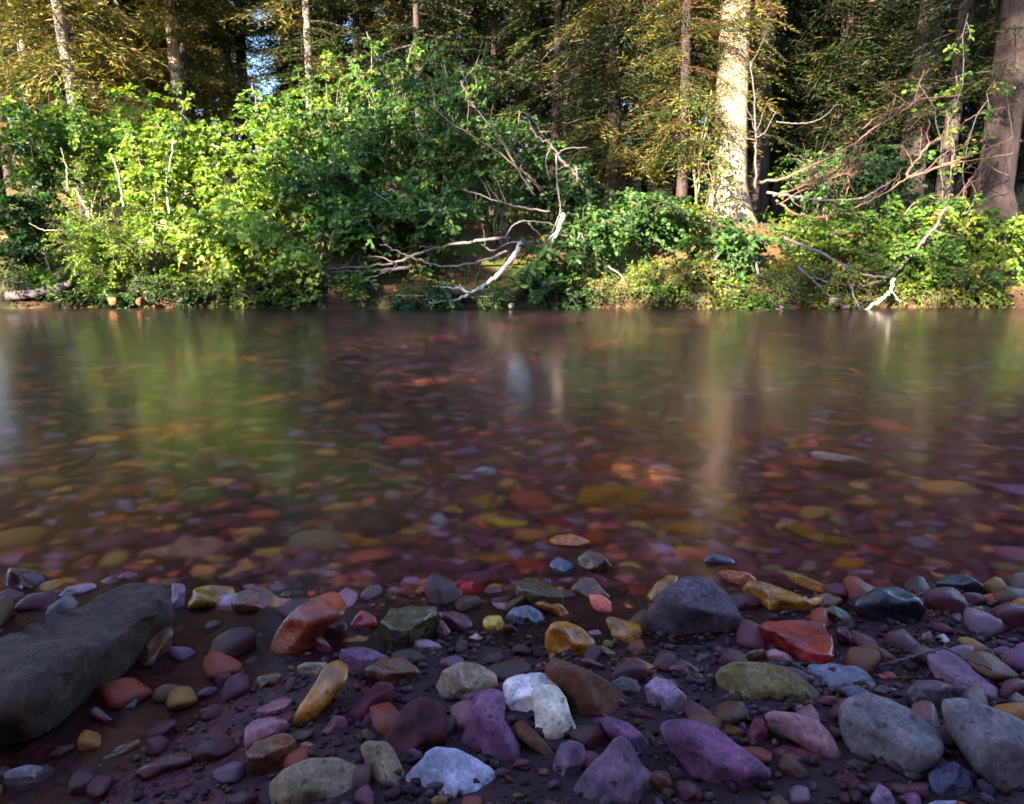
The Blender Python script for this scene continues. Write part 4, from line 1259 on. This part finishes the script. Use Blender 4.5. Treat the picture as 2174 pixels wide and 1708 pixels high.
for _ in range(4000):
    if len(spots) >= 120: break
    y = 16 + 40 * r3.random() ** 1.3
    x = r3.uniform(-1, 1) * (.76 * y + 2)
    xd = CX + x / y * F_D
    if abs(xd - 585) < 42 and y < 49: continue           # gaps where the sky shows
    if abs(xd - 95) < 22 or (abs(xd - 1095) < 26 and y > 26): continue
    if any((x - a) ** 2 + (y - b) ** 2 < 1.9 ** 2 for a, b in spots): continue
    spots.append((x, y))
wood_items = []
for x, y in spots + [(3.6, 16.5), (5.2, 15.8), (7.2, 16.2), (9.4, 15.5), (6.3, 18.5), (8.6, 19), (4.6, 19.5), (10.8, 18), (11.5, 14.6), (-8.6, 15.2), (-6.9, 16.4), (-7.6, 18.2), (-3.4, 17.2), (-1.9, 15.6), (-.4, 16.8), (-2.6, 19.2), (.9, 15.4), (-9.6, 17.5), (2.2, 16.6)]:
    k = int(r3.integers(0, 6))
    if x > 1 and k in (1, 3): k = 2 if k == 1 else 5
    if x > 3 and y < 20: k = 5
    if x < 2.5 and y < 16 or (x, y) in ((-6.9, 16.4), (-7.6, 18.2), (-3.4, 17.2), (-.4, 16.8), (-2.6, 19.2), (2.2, 16.6)): k = 3 if x < -5 else 5
    o = wood_tree(k, x, y, r3.uniform(.9, 1.15), r3.uniform(0, 6.28), None, 'conifers far back in the wood')
    wood_items.append((o, KINDW[k], x / y * 12, y * .02))
anchor_labels(wood_items, [(n, a / b_ * 12, 0.0) for n, a, b_ in FRONT], '{look} conifer back in the wood behind the {n}')

# unseen conifers added behind the viewer to keep the sun off the river
r4 = np.random.default_rng(3)
for i in range(66):
    x = -21 + 0.5 * i + r4.uniform(-.2, .2)
    y = -2.7 - 0.9 * (i % 3) + r4.uniform(-.25, .25)
    wood_tree(5 if i % 3 else 3, x, y, r4.uniform(.245, .29) * (1 + .07 * (i % 3)) * (1.12 if x < -7.5 else 1.0), r4.uniform(0, 6.28), 'young bushy conifer added unseen behind the viewer to shade the river', 'unseen shade conifers behind the viewer')
for i in range(30):
    x = -26 + 1.05 * i + r4.uniform(-.25, .25)
    y = -8.2 - 1.6 * (i % 2) + r4.uniform(-.3, .3)
    wood_tree(5 if i % 3 else 3, x, y, r4.uniform(.27, .31), r4.uniform(0, 6.28), 'young bushy conifer added unseen behind the viewer to shade the river', 'unseen shade conifers behind the viewer')
for x, y, k, s in ((-5.3, -9, 2, 1.85), (-2.5, -9.6, 2, 1.8), (-22, -12, 0, 1.0), (-8.3, -9.2, 1, .62), (-6.3, -8.6, 1, .58), (-9.6, -10.2, 1, .6), (7.5, -6, 2, .9),  # tall unseen trees, each placed for the shade it throws on bank and shore
                   (-8.5, -.3, 5, .98), (-7.1, -.4, 5, .9), (-9.7, -.9, 5, 1.0), (-5.2, -1.4, 5, .5), (4.4, -.4, 5, .75), (5.2, .3, 5, .7), (6.4, -1.2, 5, .85), (4.0, -2.2, 5, .8)):
    wood_tree(k, x, y, s, x * 2.1, 'tall conifer added unseen behind the viewer to shade bank and shore', 'tall unseen shade conifers behind the viewer')

# ---------------------------------------------------------------- shrubs of the far bank
def S(label, *a, **k):
    o = shrub_px(label, *a, **k)
    SHRUBS.append((short_name(label), o.location.x, 0.0))
    return o
S('tall mid-green shrub at the far left edge', 90, 11.3, 215, 130, 'mid', nst=11, ntw=24)
S('tall light-green shrub below the leaning patchy trunk', 255, 11.7, 225, 150, 'fresh', nst=12, ntw=24)
S('tall light-green shrub at the foot of the bare sunlit trunk', 420, 11.3, 240, 150, 'fresh', nst=12, ntw=24)
S('high green shrub below the dark slim trunk', 590, 11.5, 225, 150, 'mid', nst=12, ntw=24)
S('bluish-green shrub below the yellow-green hanging boughs', 765, 11.1, 225, 150, 'blue', nst=12, ntw=24)
S('tall bluish-green shrub with bare stems poking out of its top', 930, 10.9, 170, 150, 'blue', nst=12, ntw=24)
S('thin bluish shrub left of the dense young spruce', 1065, 10.9, 270, 120, 'blue', nst=9, ntw=18)
S('sunny shrub with pale bare stems in the thick of the left bank', 330, 10.6, 330, 140, 'fresh', nst=12, ntw=22, stem=M_STEM_PALE, indiv=60)
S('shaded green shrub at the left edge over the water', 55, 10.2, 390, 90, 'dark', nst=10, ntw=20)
S('yellow-green shrub right of the pale bare stems', 540, 10.5, 340, 140, 'fresh', nst=12, ntw=22, indiv=60)
S('deep green shrub between the bright overhang and the bluish thicket', 690, 10.4, 330, 130, 'blue', nst=11, ntw=22, indiv=60)
S('bluish-leaved shrub leaning over the dark undercut bank', 880, 10.2, 390, 140, 'blue', nst=11, ntw=20, indiv=80, L=.085, base_z=.45)
S('grey-green broad-leaved shrub above the grey curved dead branches', 770, 9.95, 445, 110, 'blue', nst=9, ntw=18, indiv=120, L=.09, wr=.75, base_z=.5)
S('bright feathery low bush glowing in the sun', 225, 10.0, 465, 125, 'fresh', nst=16, ntw=26, nlf=26, L=.045, wr=.4, indiv=60, droop=.15)
S('pale round-leaved bush hanging low over the river', 500, 9.75, 490, 150, 'pale', nst=10, ntw=18, nlf=13, L=.082, wr=.85, indiv=220, fwd=-.35, droop=.55, base_z=.25)
S('drooping spray of yellow round leaves that almost touches the water', 640, 9.6, 520, 34, 'pale', nst=5, ntw=9, nlf=10, L=.08, wr=.85, indiv=90, fwd=-.3, droop=.8, base_z=.22)
S('dark ferny plant under the pale round-leaved bush', 545, 9.75, 590, 90, 'mid', nst=8, ntw=12, L=.06, wr=.35, cat='plant', name='fern')
S('broad-leaved green plant beside the bleached driftwood branch', 1165, 9.75, 505, 60, 'blue', nst=7, ntw=9, nlf=9, L=.12, wr=.5, cat='plant', name='plant', indiv=40)
S('bluish-green shrub right of the bleached upright stick', 1265, 10.1, 440, 85, 'blue', nst=9, ntw=16, indiv=40)
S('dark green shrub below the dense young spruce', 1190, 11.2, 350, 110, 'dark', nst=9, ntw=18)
S('dim green bush under the golden-brown spruce', 1370, 10.7, 400, 100, 'blue', nst=10, ntw=18)
S('low dark plants growing under the undercut bank', 960, 9.72, 585, 130, 'dark', nst=9, ntw=12, L=.055, cat='plant', name='plant', base_z=.06)
S('small green plant low on the bank beneath the young spruce', 1180, 9.72, 585, 70, 'dark', nst=7, ntw=10, L=.06, cat='plant', name='plant')
S('golden bush in full sun left of the charred hollow', 1440, 11.1, 430, 55, 'gold', nst=9, ntw=14, L=.06)
S('thin golden sapling in front of the broad lit trunk', 1520, 10.9, 330, 45, 'gold', nst=4, ntw=10, nlf=10, L=.055, name='sapling')
S('bluish-leaved bush in front of the broad trunk near the water', 1545, 9.95, 478, 105, 'blue', nst=9, ntw=14, indiv=70, L=.085)
S('low mossy-green bush on the bank below the orange earth', 1440, 9.85, 560, 95, 'moss', nst=9, ntw=16, L=.04)
S('yellow moss-like tuft at the lip of the bank by the dark arching twigs', 1640, 9.8, 575, 70, 'moss', nst=9, ntw=14, L=.04)
S('yellow mossy tuft behind the pale boulder', 1775, 9.85, 560, 75, 'moss', nst=9, ntw=16, L=.045)
S('sunlit bright green bush under the long curved dead limb', 1715, 10.4, 455, 90, 'fresh', nst=10, ntw=18, L=.06, indiv=40)
S('yellow-green bush right of the long curved dead limb', 1860, 10.5, 425, 110, 'mid', nst=9, ntw=17, indiv=40)
S('bright bush at the foot of the flared reddish trunk', 2010, 10.3, 420, 115, 'gold', nst=9, ntw=17, indiv=40)
S('yellow-green bush at the right edge by the water', 2120, 9.95, 455, 100, 'fresh', nst=9, ntw=16, indiv=40)
S('low green bush on the bank behind the light forked stick', 1930, 9.9, 500, 95, 'mid', nst=9, ntw=15, indiv=50, L=.07)
S('low golden bush at the right corner of the bank', 2050, 9.8, 540, 90, 'gold', nst=9, ntw=16, L=.05)
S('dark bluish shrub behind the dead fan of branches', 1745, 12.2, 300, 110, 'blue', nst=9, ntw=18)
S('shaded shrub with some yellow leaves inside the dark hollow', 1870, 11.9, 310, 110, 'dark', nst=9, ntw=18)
S('slender shrub with light leaves across the top of the black trunk', 2020, 10.9, 45, 80, 'mid', nst=4, ntw=10, nlf=10, L=.075, stem=M_DEAD_DARK, name='sapling')
S('thin sapling crossing the face of the golden-brown spruce', 1480, 11.3, 170, 70, 'mid', nst=4, ntw=12, nlf=9, name='sapling', L=.06)
S('leafy shrub in the gap between spruce and bluish thicket', 1000, 12.6, 230, 110, 'mid', nst=9, ntw=18)
S('airy bluish-green shrub rising highest over the middle thicket', 985, 11.9, 105, 120, 'blue', nst=9, ntw=18, nlf=12)
S('airy green shrub reaching up to the hanging yellow-green boughs', 830, 12.2, 130, 130, 'mid', nst=10, ntw=18, nlf=12)
S('tall thin shrub rising left of the airy middle ones', 690, 12.4, 165, 120, 'mid', nst=9, ntw=18, nlf=12)
S('back row green shrub behind the dark slim trunk', 690, 13.2, 215, 150, 'mid', nst=10, ntw=20)
S('back row shrub left of the bare sunlit trunk', 200, 13.4, 225, 160, 'mid', nst=10, ntw=20)

# low growth hanging over the lip of the bank
r5 = np.random.default_rng(31)
lip = []
for i in range(46):
    xd = 20 + 46.5 * i + r5.uniform(-12, 12)
    Y = 9.5 + r5.uniform(-.06, .22)
    if 700 < xd < 1100 and i % 2: continue
    x = base_x(xd, 640, Y); Y = bank_y(x) + r5.uniform(.02, .28)
    c = ('dark', 'mid', 'dark')[i % 3] if xd < 1250 else ('moss', 'gold', 'mid', 'moss')[i % 4]
    o = shrub('plant', None, 'plant', x, Y,
          r5.uniform(.16, .34), r5.uniform(.22, .36), .16, c, nst=6, ntw=9, nlf=10, L=.035 if c == 'moss' else r5.uniform(.045, .07), wr=.5, lean=(0, -.12), seed=500 + i,
          group='low plants on the lip of the far bank', twl=.26, droop=.7, stem_r=.005)
    lip.append((o, {'dark': 'dark green plant', 'mid': 'green plant', 'moss': 'mossy yellow tuft', 'gold': 'golden-green plant'}[c], x, 0.0))
anchor_labels(lip, SHRUBS, '{look} on the lip by the {n}')

def undergrowth(n, seed):
    r = np.random.default_rng(seed)
    x = r.uniform(-13, 13, n); y = 9.75 + 13 * r.random(n) ** 1.2
    P = np.array([(a, b, ground_z(a, b) + .30 * r.random() ** 2) for a, b in zip(x, y)])
    D = norm(np.stack([r.normal(size=n), r.normal(size=n), .5 + .4 * r.random(n)], -1))
    Nn = norm(np.array([0, -.3, 1.0]) + r.normal(size=(n, 3)) * .4)
    base = np.array(LEAFC['mid'] + LEAFC['gold'] + LEAFC['dark'])
    col = base[r.integers(0, 9, n)] * r.uniform(.7, 1.2, (n, 1))
    V, Fq, K = leaf_geo(P, D, Nn, r.uniform(.04, .10, n), r.uniform(.025, .05, n), col)
    tag(obj('undergrowth', mesh_np('undergrowth', V, Fq, M_LEAF, K)), kind='stuff')
undergrowth(20000, 4)

# ---------------------------------------------------------------- dead branches along the far bank
def limb(src, s, r0, r1, Y0, Y1, sides=7):
    pg = pix(src, s)
    m = len(pg)
    pts = [at_y(a, b, Y0 + (Y1 - Y0) * i / max(1, m - 1)) for i, (a, b) in enumerate(pg)]
    n = max(8, 5 * m)
    P = spline(pts, n)
    P += rng.normal(size=P.shape) * min(r0, .02) * .38
    V, Fs = tube(P, np.linspace(r0, r1, n), sides, wob=.07)
    b = Bag(); b.add(V, Fs)
    return b, P

def dead_branch(label, mat, main, twigs=(), fuzz=0, seed=0, name='dead_branch', cat='branch'):
    b, P = limb(*main)
    o0 = Vector(P[0])
    for v in b.V: v -= np.array(o0[:], np.float32)
    o = obj(name, b.mesh(name, mat), None, o0)
    tag(o, label, cat)
    for tw in twigs:
        tb, _ = limb(*tw)
        for v in tb.V: v -= np.array(o0[:], np.float32)
        obj('side_branch', tb.mesh('side_branch', mat), o)
    r = np.random.default_rng(seed + 77)
    for i in range(fuzz):
        k = int(len(P) * r.uniform(.25, .98)); p = P[k] - np.array(o0[:])
        t = norm(P[min(k + 1, len(P) - 1)] - P[k - 1])
        d = norm(t * .7 + r.normal(size=3) * np.array([.7, .4, .7]))
        ln = r.uniform(.15, .5)
        q = np.array([p + d * ln * u + r.normal(size=3) * .015 + np.array([0, 0, .1 * u * u]) for u in np.linspace(0, 1, 6)])
        V, Fs = tube(q, np.linspace(.006, .002, 6), 4)
        tb = Bag(); tb.add(V, Fs); obj('twig', tb.mesh('twig', mat), o)
    return o
B = dead_branch
B('bleached forked driftwood branch curving down to the water', M_DEAD_PALE, ('G', '965,1285 910,1370 850,1440 780,1500 700,1550 620,1585 540,1595 470,1605', .038, .010, 9.75, 9.3),
  [('G', '690,1552 640,1530 580,1525 490,1518', .016, .008, 9.42, 9.3), ('G', '885,1400 800,1480 745,1520 690,1552', .018, .012, 9.68, 9.44), ('G', '665,1545 650,1530 635,1510', .016, .007, 9.42, 9.38)])
B('short bleached upright stick above the driftwood branch', M_DEAD_PALE, ('G', '1185,1135 1165,1180 1150,1230 1125,1290 1105,1320', .034, .014, 9.8, 9.75), [('G', '1150,1230 1120,1250 1108,1270', .012, .006, 9.78, 9.75)])
B('long grey branch arching left over the dark water under the bluish shrubs', M_DEAD, ('G', '900,1255 700,1280 520,1310 400,1350 290,1390 150,1410 0,1420 -60,1425', .022, .009, 9.9, 9.5), [('G', '520,1310 420,1305', .01, .004, 9.75, 9.7), ('G', '290,1390 200,1360 120,1362', .01, .004, 9.6, 9.55)], 5, 1)
B('grey branch sagging in a low bow left of the driftwood', M_DEAD, ('G', '890,1325 760,1380 640,1405 520,1405 400,1370 300,1330 240,1290', .018, .007, 9.75, 9.6), [], 3, 2)
B('thick dark branch lying level just above the undercut water', M_DEAD_DARK, ('G', '380,1415 260,1430 130,1440 0,1440 -90,1450', .026, .012, 9.7, 9.55), [('G', '260,1430 180,1465 60,1475 -40,1470', .01, .005, 9.62, 9.5)], 4, 3)
B('kinked grey branch behind the top of the driftwood', M_DEAD, ('G', '1050,1283 1000,1280 900,1287 810,1325 740,1290', .018, .008, 9.85, 9.8), [], 2, 4)
B('thin grey twig rising in a hook above the kinked branch', M_DEAD, ('G', '870,1265 920,1190 1000,1170 1120,1185', .011, .008, 9.85, 9.85), [], 2, 5)
B('long dark reddish branch deep under the bluish shrub', M_DEAD_RED, ('G', '420,1300 300,1330 180,1375 60,1395 -120,1420', .014, .006, 9.95, 9.7), [('G', '560,1250 470,1290 380,1330', .012, .006, 10, 9.9)], 6, 6)
B('forked bare stem slanting up out of the bluish thicket', M_DEAD_DARK, ('G', '1030,1035 965,935 900,830 820,700 730,590 690,530 640,430', .015, .004, 10.3, 10.1), [('G', '815,695 800,620 810,560', .008, .004, 10.2, 10.1)], 5, 7)
B('reddish bare stem running beside the forked one', M_DEAD_RED, ('G', '1080,1020 1005,935 940,890 830,800 700,720 590,650 480,560', .013, .004, 10.35, 10.1), [('G', '1060,1010 1000,930', .014, .01, 10.2, 10.2)], 4, 8)
B('crooked dark branch in front of the dense young spruce', M_DEAD_DARK, ('G', '1275,955 1230,905 1180,860 1110,760 1040,720 1000,640', .022, .007, 10.3, 10.1), [('G', '1150,825 1190,790 1310,780', .009, .004, 10.2, 10.1), ('G', '1120,775 1090,850 1110,960', .010, .005, 10.2, 10.1), ('G', '1250,880 1255,970', .01, .006, 10.25, 10.2)], 4, 9)
B('thin grey twig hanging straight down to the bleached upright stick', M_DEAD, ('G', '1145,820 1150,960 1165,1110 1140,1190 1118,1235', .010, .006, 9.95, 9.9), [], 0)
B('level grey branch crossing the bluish shrub', M_DEAD, ('G', '1110,1118 1000,1105 880,1080 760,1040 650,1005', .014, .006, 10.0, 9.85), [('G', '880,1080 850,1000 815,930', .008, .004, 9.9, 9.85)], 3, 10)
B('thin pale twig stretched level across the left shrubs', M_DEAD_PALE, ('G', '560,1113 380,1112 200,1108 60,1115', .009, .004, 9.8, 9.7), [], 1, 11)
B('grey twig pointing down to the bank beneath the young spruce', M_DEAD, ('G', '1420,1410 1480,1450 1525,1510', .012, .006, 9.7, 9.6))
B('pale rotten stub standing at the water right of the driftwood', M_DEAD, ('G', '1000,1490 1015,1540 1040,1608', .018, .028, 9.7, 9.62))
B('small bent grey snag between green plants on the bank', M_DEAD, ('G', '1300,1345 1292,1270 1270,1235 1252,1300', .018, .008, 9.8, 9.75))
B('long sunlit pinkish limb sweeping up to the right from the trunk tangle', M_DEAD_RED, ('H', '500,962 640,945 760,890 900,825 1000,770 1100,690 1200,630 1300,570 1385,490', .022, .007, 11.0, 10.4),
  [('H', '1340,525 1460,515 1585,505', .011, .005, 10.45, 10.4), ('H', '1055,685 1150,610 1290,555', .012, .006, 10.7, 10.5), ('H', '1195,632 1215,570 1235,500', .010, .005, 10.6, 10.5), ('H', '1330,535 1355,450 1385,370', .011, .004, 10.45, 10.4), ('H', '1230,600 1280,545', .012, .006, 10.5, 10.45)], 8, 12)
B('pale sunlit limb lying level across the root tangle', M_DEAD, ('H', '550,1020 700,1040 820,1060 950,1060 1065,1045', .018, .012, 10.9, 10.6), [('H', '1065,1045 1130,1010 1200,965', .016, .008, 10.6, 10.5)], 4, 13)
B('smooth limb bowing low then rising right over the bright bushes', M_DEAD_RED, ('H', '600,1060 680,1120 780,1150 900,1140 1040,1090 1160,1030 1280,950 1350,905', .018, .009, 10.7, 10.2), [], 5, 14)
B('forked mauve branch standing above the bowed limb', M_DEAD_RED, ('H', '1290,945 1320,880 1350,840 1400,770 1450,745 1500,735', .022, .010, 10.4, 10.3), [('H', '1325,875 1300,820 1270,780', .012, .006, 10.4, 10.4), ('H', '1500,735 1510,640 1495,580', .01, .005, 10.3, 10.3)], 4, 15)
B('long straight twigs fanning out to the right edge', M_DEAD_RED, ('H', '1300,945 1470,880 1600,830 1720,790 1850,725', .020, .009, 10.35, 10.1), [('H', '1470,880 1600,855 1850,815', .012, .006, 10.25, 10.1), ('H', '1380,915 1480,820 1580,765', .009, .004, 10.3, 10.2), ('H', '1600,640 1700,590 1820,570', .01, .006, 10.2, 10.2)], 6, 16)
B('upright black dead sapling before the broad sunlit trunk', M_DEAD_DARK, ('H', '492,1000 492,800 487,650 485,500 460,330', .018, .007, 10.9, 10.7), [('H', '490,742 430,725 380,680 358,620', .010, .004, 10.8, 10.7), ('H', '490,730 540,700 600,590', .009, .004, 10.8, 10.7), ('H', '488,640 440,625 420,600', .007, .003, 10.8, 10.7)], 4, 17)
B('wavy dark twig crossing the shaded hollow', M_DEAD_DARK, ('H', '600,645 700,655 800,645 870,605 925,540', .010, .004, 10.9, 10.8))
B('dark limb slanting down to the water in a low arc', M_DEAD_DARK, ('H', '640,1262 740,1300 830,1340 930,1390 1030,1440 1110,1465 1185,1470', .024, .012, 9.7, 9.5), [('H', '930,1390 935,1440', .007, .003, 9.6, 9.6)], 4, 18)
B('dark arching branch sweeping from the bright bushes to the water', M_DEAD_DARK, ('H', '1500,1100 1440,1200 1360,1300 1280,1390 1185,1470 1080,1510 1000,1512 880,1495 795,1465', .022, .009, 9.75, 9.5), [('H', '1430,1215 1500,1240 1620,1260', .008, .003, 9.7, 9.6)], 4, 19)
B('dark forked twig dipping into the water', M_DEAD_DARK, ('H', '955,1415 990,1510 1030,1610 1048,1655', .014, .008, 9.55, 9.4), [('H', '1035,1450 1010,1500 1000,1540', .008, .005, 9.5, 9.45), ('H', '1030,1610 1070,1640', .006, .003, 9.45, 9.4)])
B('light forked stick standing in the water under the dark arch', M_DEAD_PALE, ('H', '1222,1475 1205,1535 1150,1590 1060,1645', .024, .020, 9.6, 9.35), [('H', '1205,1530 1240,1580 1260,1600', .006, .003, 9.5, 9.45)])
B('brownish root-like branch slanting into the water by the pale boulder', M_DEAD, ('H', '695,1395 790,1480 850,1540 960,1605 1000,1640', .020, .010, 9.6, 9.42))
B('crooked grey branch descending the bank below the bluish bush', M_DEAD, ('H', '340,1275 400,1280 440,1320 490,1360 500,1450 500,1510 540,1540 575,1540', .018, .010, 9.75, 9.55), [('H', '495,1400 520,1470 560,1530', .01, .006, 9.6, 9.55)], 2, 20)
B('short forked twig left of the crooked grey branch', M_DEAD, ('H', '275,1375 305,1330 335,1285 400,1275', .012, .008, 9.75, 9.75))
B('bare drooping stick hanging in the shade behind the level pale limb', M_DEAD_RED, ('H', '975,905 985,960 978,1010 965,1048', .012, .006, 10.7, 10.65))
B('tangle of thin reddish twigs heaped below the level pale limb', M_DEAD_RED, ('H', '580,1040 700,1000 820,960 940,930 990,900', .014, .006, 10.5, 10.4), [('H', '620,1080 760,1000 880,1020', .008, .004, 10.8, 10.7), ('H', '650,1010 720,1090 860,1120', .008, .004, 10.8, 10.7), ('H', '860,970 890,1040', .010, .006, 10.7, 10.7)], 60, 21)
B('weathered twigs spread over the flared trunk at the far right', M_DEAD_RED, ('H', '1780,760 1700,850 1640,930 1560,1040', .016, .006, 10.7, 10.4), [('H', '1700,850 1760,900 1830,930', .008, .004, 10.6, 10.5)], 12, 22)
B('pale bare stem curving up through the left shrubs', M_STEM_PALE, ('I', '655,1095 640,1000 615,880 580,815', .016, .007, 10.15, 10.2))
B('bright cream stem leaning in the middle of the left shrubs', M_STEM_PALE, ('I', '895,1130 880,975 900,870 915,740', .017, .007, 10.15, 10.2))
B('short bent cream stem near the left edge shrubs', M_STEM_PALE, ('I', '365,1010 355,950 350,880 320,780', .015, .006, 10.1, 10.2), [('I', '400,1000 450,1095', .012, .01, 9.9, 9.9)])
B('pale twig reaching left over the feathery bush', M_STEM_PALE, ('I', '340,1215 280,1220 220,1215 150,1180', .011, .004, 9.85, 9.8))
B('pale slanting twig high in the left shrubs', M_STEM_PALE, ('I', '1190,792 1120,768', .012, .008, 10.1, 10.1))

B('thin dark twig lying across the shore stones by the mauve striped slab', M_DEAD_DARK, ('C', '1235,862 1330,830 1440,805 1560,765 1700,728', .0028, .0016, .98, .97), [('C', '1700,728 1820,790 1980,862', .0022, .0012, .97, .93)], 0)
B('short dark twig stuck between the olive oval and the flat blue-grey slab', M_DEAD_DARK, ('C', '760,800 850,860 960,905', .002, .0012, .96, .93), [], 0)

# ---------------------------------------------------------------- the bank's own stones, roots and fallen wood
def bank_rock(label, xd, yd, Y, size, col, seed, mat=None):
    V, Fc = rock_proto(seed, 3, k=8, flat=.7)
    p = at_y(xd, yd, Y)
    o = obj('rock', mesh_np('rock', V * size, Fc, mat or M_DRY), None, p)
    o.rotation_euler = (0, 0, seed)
    o.color = (*PAL[col], 1)
    tag(o, label, 'rock', 'rocks along the far waterline')
bank_rock('largest pale rock at the far waterline under the dark arch', 1765, 645, 9.42, .11, 'tan', 5)
bank_rock('small pinkish rock touching the pale one at the far waterline', 1795, 652, 9.4, .055, 'pink', 6)
bank_rock('brown rock left of the pale one at the far waterline', 1733, 648, 9.45, .06, 'brown', 7)
bank_rock('grey stone at the far waterline near the rotten stub', 1085, 650, 9.4, .06, 'grey', 8)
bank_rock('small mauve rock at the far waterline below the mossy bush', 1655, 655, 9.4, .05, 'mauve', 9)
bank_rock('mossy dark rock on the bank below the bluish bush', 1545, 622, 9.6, .14, 'dkgrey', 10)
bank_rock('dark rock at the waterline under the feathery bush', 300, 640, 9.5, .09, 'brown', 11)
bank_rock('brown rock at the foot of the left bank', 240, 640, 9.5, .08, 'brown', 12)
B('fallen grey-brown log at the left end of the far waterline', M_DEAD, ('I', '40,1570 160,1555 280,1530 370,1505', .07, .05, 9.55, 9.7), [], 2, 30, 'log', 'log')
